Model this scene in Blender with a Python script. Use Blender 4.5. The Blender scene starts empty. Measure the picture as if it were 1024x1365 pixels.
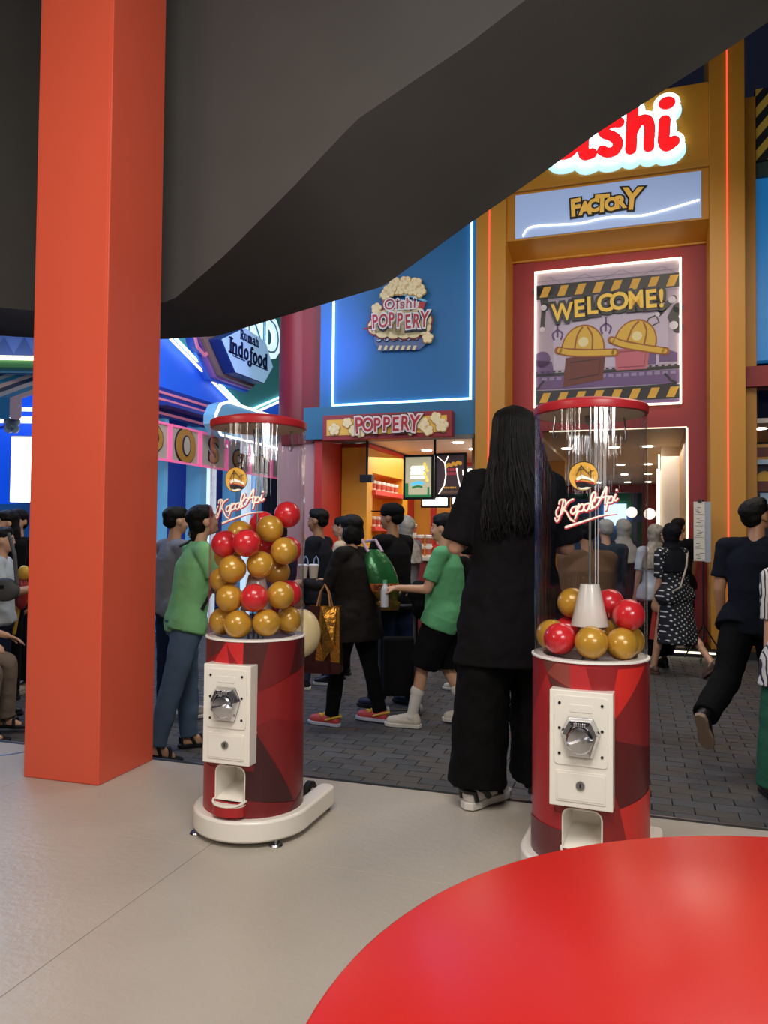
import bpy, bmesh, math, random
from math import sin, cos, pi, radians, sqrt, atan2
from mathutils import Vector, Matrix, noise
random.seed(5)
S = bpy.context.scene
COL = S.collection

# ------------------------------------------------------------------ camera
FPX, PITCH, ROLL = 1025.0, radians(1.67), 0.0095
CAMZ = 1.163
_X = Vector((1, 0, 0)); _U0 = Vector((0, -sin(PITCH), cos(PITCH))); FWD = Vector((0, cos(PITCH), sin(PITCH)))
RT = (_X * cos(ROLL) + _U0 * sin(ROLL)).normalized(); UP = (_U0 * cos(ROLL) - _X * sin(ROLL)).normalized()
CAM = Vector((0, 0, CAMZ))
cd = bpy.data.cameras.new('camera'); cam = bpy.data.objects.new('camera', cd); COL.objects.link(cam)
cd.sensor_fit = 'VERTICAL'; cd.sensor_height = 36; cd.sensor_width = 27; cd.lens = 36 * FPX / 1365; cd.clip_start = .05; cd.clip_end = 200
m = Matrix.Identity(4)
for i in range(3):
    m[i][0] = RT[i]; m[i][1] = UP[i]; m[i][2] = -FWD[i]; m[i][3] = CAM[i]
cam.matrix_world = m
S.camera = cam
S.view_settings.view_transform = 'Standard'; S.view_settings.look = 'None'
S.view_settings.gamma = 1; S.view_settings.use_curve_mapping = False
S.view_settings.exposure = 0.0
try:
    S.cycles.max_bounces = 8; S.cycles.transparent_max_bounces = 32; S.cycles.use_denoising = True
    S.cycles.caustics_reflective = False; S.cycles.caustics_refractive = False; S.cycles.sample_clamp_indirect = 4
except Exception: pass
# night sky / dark hall
w = bpy.data.worlds.new('night'); S.world = w; w.use_nodes = True
w.node_tree.nodes['Background'].inputs[0].default_value = (.05, .06, .12, 1)
w.node_tree.nodes['Background'].inputs[1].default_value = .12
def area(name, loc, aim, size, power, col, sy=None, spread=180):
    l = bpy.data.lights.new(name, 'AREA'); l.energy = power; l.color = col; l.size = size; l.spread = radians(spread)
    if sy: l.shape = 'RECTANGLE'; l.size_y = sy
    o = bpy.data.objects.new(name, l); COL.objects.link(o); o.location = loc
    o.rotation_euler = (Vector(aim) - Vector(loc)).to_track_quat('-Z', 'Y').to_euler(); return o
area('booth_ceiling_lamp', (-.2, .2, 4.1), (.1, 2.0, 0), 2.2, 150, (1, .95, .88), 1.6)
area('booth_side_lamp', (-2.6, .6, 2.2), (-1.4, 3.6, .6), .7, 26, (1, .86, .74))
area('street_lamp_warm', (3.2, 6.2, 5.2), (1.5, 7.4, -.2), 2.4, 85, (1, .88, .7))
area('street_lamp_middle', (-.6, 5.6, 4.6), (-.2, 6.6, -.2), 2.2, 125, (.9, .93, 1))
area('noodle_hall_glow', (-4.6, 7.5, 3.9), (-1.0, 5.0, .4), 2.0, 100, (.45, .6, 1))  # unseen area light standing in for the blue glow of the noodle hall
area('facade_wash', (1.6, 6.6, 5.3), (2.6, 9.9, 4.0), 3.0, 34, (1, .93, .8), 1)
area('blue_facade_wash', (-2.2, 8.6, 5.6), (-.9, 11.0, 3.6), 2.4, 26, (.8, .92, 1), .8)
area('left_hall_wash', (-2.6, 9.0, 4.6), (-5.0, 13.0, 2.6), 3.0, 90, (.7, .8, 1))
area('canopy_fill_light', (1.2, -.2, 2.0), (.8, 3.6, 4.2), 1.2, 42, (1, .96, .92), .5)  # unseen fill light added to brighten the inner face of the canopy
area('column_purple_uplight', (-.3, 9.6, 3.2), (-1.1, 10.9, 4.0), .3, 9, (.5, .25, 1), spread=70)
area('booth_back_light', (1.4, -2.5, 2.2), (1.0, 2.5, .8), 2.0, 26, (1, .97, .95), 1.2)  # unseen area light behind the camera, aimed towards the emptier machine

# ------------------------------------------------------------------ projection helpers for laying out far fronts
def ray(x, y): return RT * ((x - 512) / FPX) + UP * ((682.5 - y) / FPX) + FWD
def at(x, y, Y):
    d = ray(x, y); return CAM + d * (Y / d.y)
def onz(x, y, z):
    d = ray(x, y); return CAM + d * ((z - CAMZ) / d.z)
STREET = -.27
class Frame:
    def __init__(s, o, th):
        s.o = Vector(o); s.th = th; s.u = Vector((cos(th), sin(th), 0)); s.n = Vector((-sin(th), cos(th), 0))
    def hit(s, x, y, w=0):
        d = ray(x, y); t = ((s.o - CAM).dot(s.n) + w) / d.dot(s.n); P = CAM + d * t - s.o
        return P.dot(s.u), P.z + s.o.z
    def W(s, a, w, z): return s.o + s.u * a + s.n * w + Vector((0, 0, z))
WORLD = Frame((0, 0, 0), 0)

# ------------------------------------------------------------------ materials
def srgb(h):
    if not isinstance(h, str): return h
    out = []
    for i in (0, 2, 4):
        c = int(h[i:i+2], 16) / 255; out.append(c / 12.92 if c <= .04045 else ((c + .055) / 1.055) ** 2.4)
    return tuple(out)
MATS = {}
def M(name, col='808080', rough=.5, metal=0, em=0, var=0, vs=6, bump=0, bs=60, stretch=None, coat=0, spec=.5):
    if name in MATS: return MATS[name]
    m = bpy.data.materials.new(name); m.use_nodes = True; nt = m.node_tree; b = nt.nodes['Principled BSDF']
    c = srgb(col); b.inputs['Base Color'].default_value = (*c, 1)
    b.inputs['Roughness'].default_value = rough; b.inputs['Metallic'].default_value = metal
    b.inputs['Specular IOR Level'].default_value = spec; b.inputs['Coat Weight'].default_value = coat
    if em:
        b.inputs['Emission Color'].default_value = (*c, 1); b.inputs['Emission Strength'].default_value = em
    tc = nt.nodes.new('ShaderNodeTexCoord'); mp = nt.nodes.new('ShaderNodeMapping')
    nt.links.new(tc.outputs['Object'], mp.inputs[0])
    if stretch: mp.inputs['Scale'].default_value = stretch
    n = nt.nodes.new('ShaderNodeTexNoise'); n.inputs['Scale'].default_value = vs; n.inputs['Detail'].default_value = 5
    nt.links.new(mp.outputs[0], n.inputs[0])
    if not var: var = .06
    mx = nt.nodes.new('ShaderNodeMix'); mx.data_type = 'RGBA'
    mx.inputs['A'].default_value = (*[x * (1 - var) for x in c], 1); mx.inputs['B'].default_value = (*[min(1, x * (1 + var)) for x in c], 1)
    nt.links.new(n.outputs[0], mx.inputs['Factor']); nt.links.new(mx.outputs['Result'], b.inputs['Base Color'])
    if bump:
        n2 = nt.nodes.new('ShaderNodeTexNoise'); n2.inputs['Scale'].default_value = bs; n2.inputs['Detail'].default_value = 4
        nt.links.new(mp.outputs[0], n2.inputs[0]); bp = nt.nodes.new('ShaderNodeBump'); bp.inputs['Strength'].default_value = bump
        bp.inputs['Distance'].default_value = .01; nt.links.new(n2.outputs[0], bp.inputs['Height']); nt.links.new(bp.outputs[0], b.inputs['Normal'])
    MATS[name] = m; return m
def acrylic():
    m = bpy.data.materials.new('clear_acrylic'); m.use_nodes = True; nt = m.node_tree; nt.nodes.clear()
    o = nt.nodes.new('ShaderNodeOutputMaterial'); t = nt.nodes.new('ShaderNodeBsdfTransparent'); t.inputs[0].default_value = (.965, .97, .98, 1)
    g = nt.nodes.new('ShaderNodeBsdfGlossy'); g.inputs['Roughness'].default_value = .03
    f = nt.nodes.new('ShaderNodeFresnel'); f.inputs[0].default_value = 1.6
    tc = nt.nodes.new('ShaderNodeTexCoord'); mp = nt.nodes.new('ShaderNodeMapping'); mp.inputs['Scale'].default_value = (1, 1, .02)
    n = nt.nodes.new('ShaderNodeTexNoise'); n.inputs['Scale'].default_value = 60; nt.links.new(tc.outputs['Object'], mp.inputs[0]); nt.links.new(mp.outputs[0], n.inputs[0])
    bp = nt.nodes.new('ShaderNodeBump'); bp.inputs['Strength'].default_value = .9; bp.inputs['Distance'].default_value = .006; nt.links.new(n.outputs[0], bp.inputs['Height'])
    nt.links.new(bp.outputs[0], g.inputs['Normal'])
    gm = nt.nodes.new('ShaderNodeNewGeometry'); iv = nt.nodes.new('ShaderNodeMath'); iv.operation = 'SUBTRACT'; iv.inputs[0].default_value = 1; nt.links.new(gm.outputs['Backfacing'], iv.inputs[1])
    ml = nt.nodes.new('ShaderNodeMath'); ml.operation = 'MULTIPLY'; ad = nt.nodes.new('ShaderNodeMath'); ad.operation = 'MULTIPLY_ADD'; ad.inputs[1].default_value = 1.25; ad.inputs[2].default_value = .02; ad.use_clamp = True; nt.links.new(f.outputs[0], ad.inputs[0]); nt.links.new(ad.outputs[0], ml.inputs[0]); nt.links.new(iv.outputs[0], ml.inputs[1])
    mx = nt.nodes.new('ShaderNodeMixShader'); nt.links.new(ml.outputs[0], mx.inputs[0]); nt.links.new(t.outputs[0], mx.inputs[1]); nt.links.new(g.outputs[0], mx.inputs[2])
    nt.links.new(mx.outputs[0], o.inputs[0]); MATS['clear_acrylic'] = m; return m
acrylic()

# ------------------------------------------------------------------ geometry collector
class G:
    def __init__(s, mat=None): s.v = []; s.f = []; s.mi = []; s.mats = [mat] if mat else []; s.cur = 0
    def m(s, mat):
        if mat not in s.mats: s.mats.append(mat)
        s.cur = s.mats.index(mat); return s
    def add(s, vs, fs, xf=None):
        b = len(s.v)
        s.v += [tuple(xf(*p)) if xf else tuple(p) for p in vs]
        for f in fs: s.f.append([b + i for i in f]); s.mi.append(s.cur)
        return s
    def box(s, x0, x1, y0, y1, z0, z1, xf=None):
        v = [(x, y, z) for z in (z0, z1) for y in (y0, y1) for x in (x0, x1)]
        return s.add(v, [(0, 2, 3, 1), (4, 5, 7, 6), (0, 1, 5, 4), (2, 6, 7, 3), (0, 4, 6, 2), (1, 3, 7, 5)], xf)
    def prism(s, poly, y0, y1, xf=None):      # poly in (x,z), extruded along y
        a = sum(poly[i][0] * poly[(i+1) % len(poly)][1] - poly[(i+1) % len(poly)][0] * poly[i][1] for i in range(len(poly)))
        if a < 0: poly = poly[::-1]
        if y0 > y1: y0, y1 = y1, y0
        n = len(poly); v = [(p[0], y0, p[1]) for p in poly] + [(p[0], y1, p[1]) for p in poly]
        return s.add(v, [list(range(n)), list(range(2*n-1, n-1, -1))] + [(i, n+i, n+(i+1) % n, (i+1) % n) for i in range(n)], xf)
    def slab(s, poly, z0, z1):                # poly in (x,y)
        n = len(poly); v = [(p[0], p[1], z0) for p in poly] + [(p[0], p[1], z1) for p in poly]
        return s.add(v, [list(range(n-1, -1, -1)), list(range(n, 2*n))] + [(i, (i+1) % n, n+(i+1) % n, n+i) for i in range(n)])
    def cyl(s, p, q, r0, r1=None, seg=16):
        r1 = r0 if r1 is None else r1; p = Vector(p); q = Vector(q); d = (q - p).normalized()
        a = d.orthogonal().normalized(); b = d.cross(a); v = []
        for c, r in ((p, r0), (q, r1)):
            for i in range(seg): t = 2*pi*i/seg; v.append(c + a*(r*cos(t)) + b*(r*sin(t)))
        return s.add(v, [list(range(seg-1, -1, -1)), list(range(seg, 2*seg))] + [(i, (i+1) % seg, seg+(i+1) % seg, seg+i) for i in range(seg)])
    def ball(s, c, r, seg=16, rings=10, rot=None):
        if not hasattr(r, '__len__'): r = (r, r, r)
        v = [(0, 0, -1)]
        for j in range(1, rings):
            ph = -pi/2 + pi*j/rings
            for i in range(seg): t = 2*pi*i/seg; v.append((cos(ph)*cos(t), cos(ph)*sin(t), sin(ph)))
        v.append((0, 0, 1)); f = [(0, 1+(i+1) % seg, 1+i) for i in range(seg)]
        for j in range(rings-2):
            for i in range(seg): a = 1+j*seg; f.append((a+i, a+(i+1) % seg, a+seg+(i+1) % seg, a+seg+i))
        a = 1+(rings-2)*seg; f += [(a+i, a+(i+1) % seg, len(v)-1) for i in range(seg)]
        c = Vector(c); vs = []
        for p in v:
            q = Vector((p[0]*r[0], p[1]*r[1], p[2]*r[2]))
            if rot: q = rot @ q
            vs.append(q + c)
        return s.add(vs, f)
    def cap(s, a, b, ra, rb=None, seg=12):    # tapered capsule
        rb = ra if rb is None else rb; s.cyl(a, b, ra, rb, seg); s.ball(a, ra, seg, 8); return s.ball(b, rb, seg, 8)
    def lathe(s, prof, c=(0, 0, 0), seg=48, closed=False):
        v = []; n = len(prof)
        for r, z in prof:
            for i in range(seg): t = 2*pi*i/seg; v.append((c[0]+r*cos(t), c[1]+r*sin(t), c[2]+z))
        f = []
        for j in range(n if closed else n-1):
            k = (j+1) % n
            for i in range(seg): f.append((j*seg+i, j*seg+(i+1) % seg, k*seg+(i+1) % seg, k*seg+i))
        if not closed:
            if prof[0][0] > 1e-4: f.append(list(range(seg-1, -1, -1)))
            if prof[-1][0] > 1e-4: f.append(list(range((n-1)*seg, n*seg)))
        return s.add(v, f)
    def tube(s, path, r, seg=8, cyclic=False):
        P = [Vector(p) for p in path]; n = len(P); v = []; rr = r if hasattr(r, '__len__') else [r]*n
        ref = None
        for i in range(n):
            a = P[(i-1) % n] if (cyclic or i) else P[0]; b = P[(i+1) % n] if (cyclic or i < n-1) else P[-1]
            d = (b - a).normalized()
            if ref is None: ref = d.orthogonal().normalized()
            ref = (ref - d*ref.dot(d)).normalized(); bn = d.cross(ref)
            for k in range(seg): t = 2*pi*k/seg; v.append(P[i] + ref*(rr[i]*cos(t)) + bn*(rr[i]*sin(t)))
        f = []
        for i in range(n if cyclic else n-1):
            j = (i+1) % n
            for k in range(seg): f.append((i*seg+k, i*seg+(k+1) % seg, j*seg+(k+1) % seg, j*seg+k))
        if not cyclic: f += [list(range(seg-1, -1, -1)), list(range((n-1)*seg, n*seg))]
        return s.add(v, f)
    def loft(s, rings, seg=24):               # rings: (x,y,z,rx,ry)
        v = []
        for x, y, z, rx, ry in rings:
            for i in range(seg): t = 2*pi*i/seg; v.append((x+rx*cos(t), y+ry*sin(t), z))
        n = len(rings); f = [list(range(seg-1, -1, -1)), list(range((n-1)*seg, n*seg))]
        for j in range(n-1):
            for i in range(seg): f.append((j*seg+i, j*seg+(i+1) % seg, (j+1)*seg+(i+1) % seg, (j+1)*seg+i))
        return s.add(v, f)
    def ribbon(s, path, wd, y0, y1, xf=None, smooth=6, cyclic=False):  # rounded flat stroke in the xz plane
        P = spline(path, smooth, cyclic) if smooth else [Vector((*p, 0)).to_2d() for p in path]
        n = len(P); W = wd if hasattr(wd, '__len__') else None; Lf = []; Rt = []
        for i in range(n):
            a = P[(i-1) % n] if (cyclic or i) else P[0]; b = P[(i+1) % n] if (cyclic or i < n-1) else P[-1]
            d = (b - a).normalized(); q = Vector((-d.y, d.x)); t = i/(n-1)
            ww = (W[0] + (W[1]-W[0])*t if len(W) == 2 else (W[0]+(W[1]-W[0])*2*t if t < .5 else W[1]+(W[2]-W[1])*(2*t-1))) if W else wd
            Lf.append(P[i] + q*ww/2); Rt.append(P[i] - q*ww/2)
        for i in range(n if cyclic else n-1):
            j = (i+1) % n; s.prism([Lf[i], Rt[i], Rt[j], Lf[j]], y0, y1, xf)
        if not cyclic:
            for e, k in ((P[0], 0), (P[-1], 1)):
                r = ((W[0] if k == 0 else W[-1]) if W else wd)/2; s.disc(e, r, y0, y1, xf)
        return s
    def disc(s, c, r, y0, y1, xf=None, seg=18):
        rx, rz = r if hasattr(r, '__len__') else (r, r)
        return s.prism([(c[0]+rx*cos(2*pi*i/seg), c[1]+rz*sin(2*pi*i/seg)) for i in range(seg)], y0, y1, xf)
    def text(s, body, c, size, y0, y1, off=0, sp=1, rot=0, shear=0, sx=1, xf=None, squash=1):
        vs, fs = text_mesh(body, size, off, sp, shear); cr, sr = cos(rot), sin(rot); out = []
        for x, y, z in vs:
            x *= sx; y *= squash; out.append((c[0]+x*cr-y*sr, y0 if z > 0 else y1, c[1]+x*sr+y*cr))
        return s.add(out, fs, xf)
def spline(path, k, cyclic=False):
    P = [Vector((p[0], p[1])) for p in path]; n = len(P); out = []
    if n < 3 and not cyclic: return P
    for i in range(n if cyclic else n-1):
        g = lambda j: P[j % n] if cyclic else P[max(0, min(n-1, j))]
        a, b, c, d = g(i-1), g(i), g(i+1), g(i+2)
        for j in range(k):
            t = j/k; out.append(.5*((2*b) + (c-a)*t + (2*a-5*b+4*c-d)*t*t + (3*b-a-3*c+d)*t**3))
    if not cyclic: out.append(P[-1])
    return out
_TC = {}
def text_mesh(body, size, off, sp, shear):
    key = (body, size, off, sp, shear)
    if key in _TC: return _TC[key]
    cu = bpy.data.curves.new('t', 'FONT'); cu.body = body; cu.size = size; cu.offset = off; cu.extrude = .5; cu.space_character = sp; cu.shear = shear
    cu.align_x = 'CENTER'; cu.align_y = 'CENTER'; cu.resolution_u = 3
    o = bpy.data.objects.new('t', cu); COL.objects.link(o); dg = bpy.context.evaluated_depsgraph_get()
    me = o.evaluated_get(dg).to_mesh(); r = ([tuple(v.co) for v in me.vertices], [tuple(p.vertices) for p in me.polygons])
    o.evaluated_get(dg).to_mesh_clear(); bpy.data.objects.remove(o); _TC[key] = r; return r

# ------------------------------------------------------------------ things
class Thing:
    def __init__(s, name, label, cat=None, fr=WORLD, o=(0, 0, 0), group=None, kind=None, rz=0):
        s.fr = fr; s.off = Vector(o); e = bpy.data.objects.new(name, None); COL.objects.link(e); s.e = e
        e.empty_display_size = .1; e.location = fr.W(*o); e.rotation_euler = (0, 0, fr.th)
        e['label'] = label
        if cat: e['category'] = cat
        if group: e['group'] = group
        if kind: e['kind'] = kind
    def part(s, name, g, mat=None, parent=None, smooth=False, bevel=0, label=None, kind=None):
        o = mk(name, g, mat, s.off, smooth, bevel); o.parent = parent or s.e
        if label: o['label'] = label
        if kind: o['kind'] = kind
        return o
def finish(me, smooth):
    me.update()
    if smooth:
        me.polygons.foreach_set('use_smooth', [True]*len(me.polygons))
        try: me.set_sharp_from_angle(angle=radians(40))
        except Exception: pass
def mk(name, g, mat=None, off=(0, 0, 0), smooth=False, bevel=0):
    me = bpy.data.meshes.new(name); off = Vector(off)
    me.from_pydata([(p[0]-off.x, p[1]-off.y, p[2]-off.z) for p in g.v], [], g.f)
    if mat is not None and not g.mats: me.materials.append(mat)
    else:
        for x in g.mats: me.materials.append(x)
        me.polygons.foreach_set('material_index', g.mi)
    finish(me, smooth); o = bpy.data.objects.new(name, me); COL.objects.link(o)
    if bevel: b = o.modifiers.new('bevel', 'BEVEL'); b.width = bevel; b.segments = 2; b.limit_method = 'ANGLE'
    return o
def solo(name, g, label, cat=None, mat=None, fr=WORLD, o=(0, 0, 0), group=None, kind=None, smooth=False, bevel=0):
    ob = mk(name, g, mat, o, smooth, bevel); ob.location = fr.W(*o); ob.rotation_euler = (0, 0, fr.th); ob['label'] = label
    if cat: ob['category'] = cat
    if group: ob['group'] = group
    if kind: ob['kind'] = kind
    return ob

# ================================================================== booth floor, street, pillar, canopy
TH = radians(-18)
BF = Frame(onz(640, 1060, 0), TH)             # booth frame: s along the floor edge, w away from the camera (edge at w=0)
floor_m = M('cement_floor', 'b4aca0', .38, var=.12, vs=2.2, bump=.25, bs=35)
steel_trim = M('steel_trim', '8c8c90', .3, metal=.9)
black_rubber = M('black_rubber', '101012', .6)
fl = Thing('floor', 'pale cement-look raised booth floor with fine panel joints', kind='structure', fr=BF)
sj = BF.hit  # joints
j0 = (BF.u.dot(onz(100, 1257, 0) - BF.o)); w0 = BF.n.dot(onz(440, 1155, 0) - BF.o)
xs = [j0 + 1.22*k for k in range(-3, 6)]; ws = [-.012] + [w0 - 2.44*k for k in range(0, 3)]
if w0 < -.7: ws = [-.012, w0, w0 - 2.44, w0 - 4.88]
pan = None
for i in range(len(xs)-1):
    for j in range(len(ws)-1):
        g = G(); g.box(xs[i]+.0012, xs[i+1]-.0012, ws[j+1]+.0012, ws[j]-.0012, -.02, 0); fl.part('floor_panel', g, floor_m, bevel=.0012)
g = G(); g.box(xs[0], xs[-1], ws[-1], -.012, -.26, -.0205); fl.part('floor_base', g, M('plywood', '4c4238', .8))
g = G(); g.box(xs[0], xs[-1], -.011, .0, -.26, .002); fl.part('edge_trim', g, steel_trim)
g = G(); g.box(xs[0], xs[-1], .001, .018, -.262, -.004); g.box(xs[0], xs[-1], -.032, -.0125, -.0005, .0012); fl.part('edge_strip', g, black_rubber)
# blue floor tape left of the pillar
g = G(); pts = [onz(x, y, 0) for x, y in ((-60, 1010), (-20, 1009), (10, 1007), (32, 1003), (60, 996))]
pts = [((p-BF.o).dot(BF.u), (p-BF.o).dot(BF.n)) for p in pts]
for a, b in zip(pts, pts[1:]): g.slab([(a[0], a[1]), (b[0], b[1]), (b[0], b[1]+.02), (a[0], a[1]+.02)], .0008, .0022)
solo('floor_tape', g, 'blue tape line on the booth floor left of the red pillar', 'tape', M('blue_tape', '2c5c9c', .4), BF)

# street
st = Thing('street_ground', 'dark grey paved street beyond the booth floor edge', kind='structure', fr=BF)
g = G(); g.box(-16, 13, .02, 24, STREET-.08, STREET-.02); st.part('paving_bed', g, M('paver_joint', '2a2a2c', .9))
pav = [M('paver_%s' % n, c, .62, var=.3, vs=9, bump=.6, bs=45) for n, c in (('grey', '4e4e51'), ('dark', '444547'), ('brown', '4e4a46'))]
pm = []
for k in range(9):
    g = G(); a, b = .1058, .0528; t = random.uniform(-.0025, .0025)
    g.add([(-a, -b, -.025), (a, -b, -.025), (a, b, -.025), (-a, b, -.025), (-a+.003, -b+.003, t), (a-.003, -b+.003, -t), (a-.003, b-.003, t*.5), (-a+.003, b-.003, 0)],
          [(4, 5, 6, 7), (0, 1, 5, 4), (1, 2, 6, 5), (2, 3, 7, 6), (3, 0, 4, 7)])
    me = bpy.data.meshes.new('paver'); me.from_pydata(g.v, [], g.f); me.materials.append(pav[k % 3]); pm.append((me, g))
cells = []
for j in range(0, 90):
    wv = .075 + j*.107
    for i in range(-60, 50):
        sv = i*.213 + (.1065 if j % 2 else 0); P = BF.W(sv, wv, STREET); d = P - CAM
        if d.y < 1: continue
        px = 512 + FPX*d.x/d.y
        if -60 < px < 1085 and P.y < 13 and BF.o.x < 99: cells.append((d.length, sv, wv))
cells.sort(); far = G()
for n_, (dd, sv, wv) in enumerate(cells):
    me, gg = random.choice(pm)
    if n_ < 290:
        o = bpy.data.objects.new('paver', me); COL.objects.link(o); o.parent = st.e; o.location = (sv, wv, STREET)
    else:
        far.m(me.materials[0]); far.add([(x+sv, y+wv, z+STREET) for x, y, z in gg.v], gg.f)
st.part('paving', far, kind='stuff')
g = G(); g.box(-26, 26, 24, 40, STREET-.08, STREET-.02); st.part('far_paving', g, M('paver_far', '46474a', .7, var=.3))
# paper scraps scattered on the street
g = G()
for k in range(170):
    sv = random.uniform(-4, 4); wv = random.uniform(.1, 3.6); r = random.uniform(.004, .011); a = random.uniform(0, 6)
    g.add([(sv+r*cos(a), wv+r*sin(a), STREET+.006), (sv+r*cos(a+1.8), wv+r*.5*sin(a+1.8), STREET+.008), (sv+r*cos(a+3.6), wv+r*sin(a+3.6), STREET+.007)], [(0, 1, 2)])
solo('paper_litter', g, 'tiny pale paper and leaf scraps scattered over the street pavers', 'litter', M('scrap', '9a8c74', .8), BF, kind='stuff')

# red pillar
A, B, C_ = onz(28, 1037, 0), onz(131, 1048, 0), onz(212, 1013, 0)
PF = Frame((B.x, B.y, 0), radians(-17)); red_paint = M('red_paint', 'da5a40', .33, var=.03, vs=1.2, bump=.06, bs=8)
pl = Thing('pillar', 'tall square red-orange booth pillar standing beside the first capsule machine', fr=PF, kind='structure')
g = G(); g.box(-.418, 0, 0, .43, 0, 5.2); pl.part('pillar_body', g, red_paint, bevel=.004)
g = G(); g.box(-.404, -.014, -.002, .001, .006, 5.19); pl.part('cladding_panel', g, red_paint, bevel=.001)

# black cloth canopy: inner vertical face + sloping soffit
clothm = M('black_stretch_cloth', '4a4744', .85, var=.12, vs=3, bump=.15, bs=90)
cut = G()
wi, wo = .22, 1.25
inner = [(-90, 402), (45, 414), (228, 402), (300, 340), (390, 250), (475, 160), (545, 112), (620, 62), (700, 0), (860, -120), (1120, -330)]
outer = [(-90, 442), (42, 450), (222, 452), (290, 448), (380, 421), (510, 382), (545, 357), (620, 302), (723, 231), (801, 174), (858, 138), (902, 109), (945, 82), (1120, -35)]
I = [BF.hit(x, y, wi) for x, y in inner]; O_ = [BF.hit(x, y, wo) for x, y in outer]
def lerpz(L, s_):
    for a, b in zip(L, L[1:]):
        if s_ <= b[0] or b is L[-1]: t = (s_-a[0])/(b[0]-a[0]); return a[1]+(b[1]-a[1])*t
sa_, sb_ = min(I[0][0], O_[0][0]), max(I[-1][0], O_[-1][0]); NS = 90; v = []; f = []
for k in range(NS+1):
    q = sa_+(sb_-sa_)*k/NS; zi, zo = lerpz(I, q), lerpz(O_, q); gap_ = .05 + .05*abs(sin(k*.21)); zm = zo + (zi-zo)*.10 + gap_*.35
    v += [(q, wi, 7.5), (q, wi, zi), (q, wo-.12, zm), (q, wo, zo), (q, wo, 7.5)]
for k in range(NS):
    for j in range(4): f.append((k*5+j, k*5+j+1, k*5+5+j+1, k*5+5+j))
n5 = NS*5
f += [(4, 3, 2, 1, 0), tuple(n5+j for j in range(5))]
for k in range(NS): f.append((k*5, k*5+5, k*5+9, k*5+4))
cut.add(v, f)
can = solo('ceiling', cut, 'black stretch-cloth canopy of the booth sloping down towards the red pillar', None, clothm, BF, kind='structure', smooth=True)
g = G(); g.box(-4, 5, -4.4, wi, 4.9, 5.0)
solo('ceiling_panel', g, 'dark cloth ceiling over the booth floor', None, clothm, BF, kind='structure')

# ================================================================== round table
tb = Thing('round_table', 'glossy red round table cut off by the lower edge of the photo', 'table', o=(.475, .528, 0))
tr = M('table_red', 'c4261f', .25, var=.05, vs=3, bump=.04, bs=5)
R_ = .556
g = G(); g.lathe([(R_-.004, .726), (R_, .730), (R_, .744), (R_-.002, .748), (R_-.006, .75), (.0, .75)], (.475, .528, 0), 128)
tb.part('table_top', g, tr, smooth=True)
g = G(); g.lathe([(.30, 0.001), (.30, .012), (.06, .03), (.04, .05), (.04, .69), (.12, .726), (0, .726)], (.475, .528, 0), 48); tb.part('pedestal', g, M('table_pedestal', '8c1814', .4), smooth=True)

# ================================================================== capsule machines
cream = M('cream_enamel', 'e9e3d8', .3, var=.03, vs=4, coat=.3)
chrome = M('chrome', 'dcdce0', .2, metal=1)
dark_metal = M('dark_metal', '2a2a2c', .4, metal=.6)
steel = M('brushed_steel', 'a4a4a8', .28, metal=1)
white_line = M('rim_white', 'f0ece6', .35)
BR = .1925
def cylmap(r, k=0):
    def f(th, y, z): rr = r + y; return (rr*sin(th), -rr*cos(th), z)     # th 0 = front (-y), + = viewer's right
    return f
def cyl_poly(g, poly, r, off, step=.07):
    """flat print: polygon given as (angle, z), cut in strips and wrapped on the cylinder"""
    a0 = min(p[0] for p in poly); a1 = max(p[0] for p in poly); n = max(1, int((a1-a0)/step)+1); fm = cylmap(r)
    for i in range(n):
        lo = a0+(a1-a0)*i/n; hi = a0+(a1-a0)*(i+1)/n; q = poly
        for lim, sg in ((lo, 1), (hi, -1)):
            out = []
            for j in range(len(q)):
                p1, p2 = q[j], q[(j+1) % len(q)]; d1 = (p1[0]-lim)*sg; d2 = (p2[0]-lim)*sg
                if d1 >= 0: out.append(p1)
                if d1*d2 < 0: t = d1/(d1-d2); out.append((p1[0]+(p2[0]-p1[0])*t, p1[1]+(p2[1]-p1[1])*t))
            q = out
            if not q: break
        if len(q) > 2: g.add([fm(p[0], off, p[1]) for p in q], [tuple(range(len(q)))])
def red(name, h): return M('wrap_'+name, h, .34, var=.05, vs=5)
# facets of the printed wrap, read off as (crop x, crop y); crop -> angle/height below
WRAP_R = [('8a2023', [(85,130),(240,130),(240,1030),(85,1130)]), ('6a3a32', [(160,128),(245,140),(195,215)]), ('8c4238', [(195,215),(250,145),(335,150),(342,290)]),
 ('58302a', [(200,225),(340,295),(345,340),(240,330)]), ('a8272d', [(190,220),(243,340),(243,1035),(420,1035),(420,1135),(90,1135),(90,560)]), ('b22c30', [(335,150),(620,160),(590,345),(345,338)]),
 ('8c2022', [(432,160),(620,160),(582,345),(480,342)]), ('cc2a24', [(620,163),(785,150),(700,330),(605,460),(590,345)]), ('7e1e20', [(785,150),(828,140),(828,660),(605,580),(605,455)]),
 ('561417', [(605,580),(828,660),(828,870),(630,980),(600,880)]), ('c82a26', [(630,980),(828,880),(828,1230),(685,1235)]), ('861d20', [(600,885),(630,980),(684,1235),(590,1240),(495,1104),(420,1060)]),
 ('d8282c', [(380,1050),(470,1050),(500,1108),(375,1095)]), ('642e30', [(85,1120),(290,1135),(280,1390),(85,1390)]), ('c02624', [(560,1236),(828,1230),(828,1390),(560,1390)])]
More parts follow.
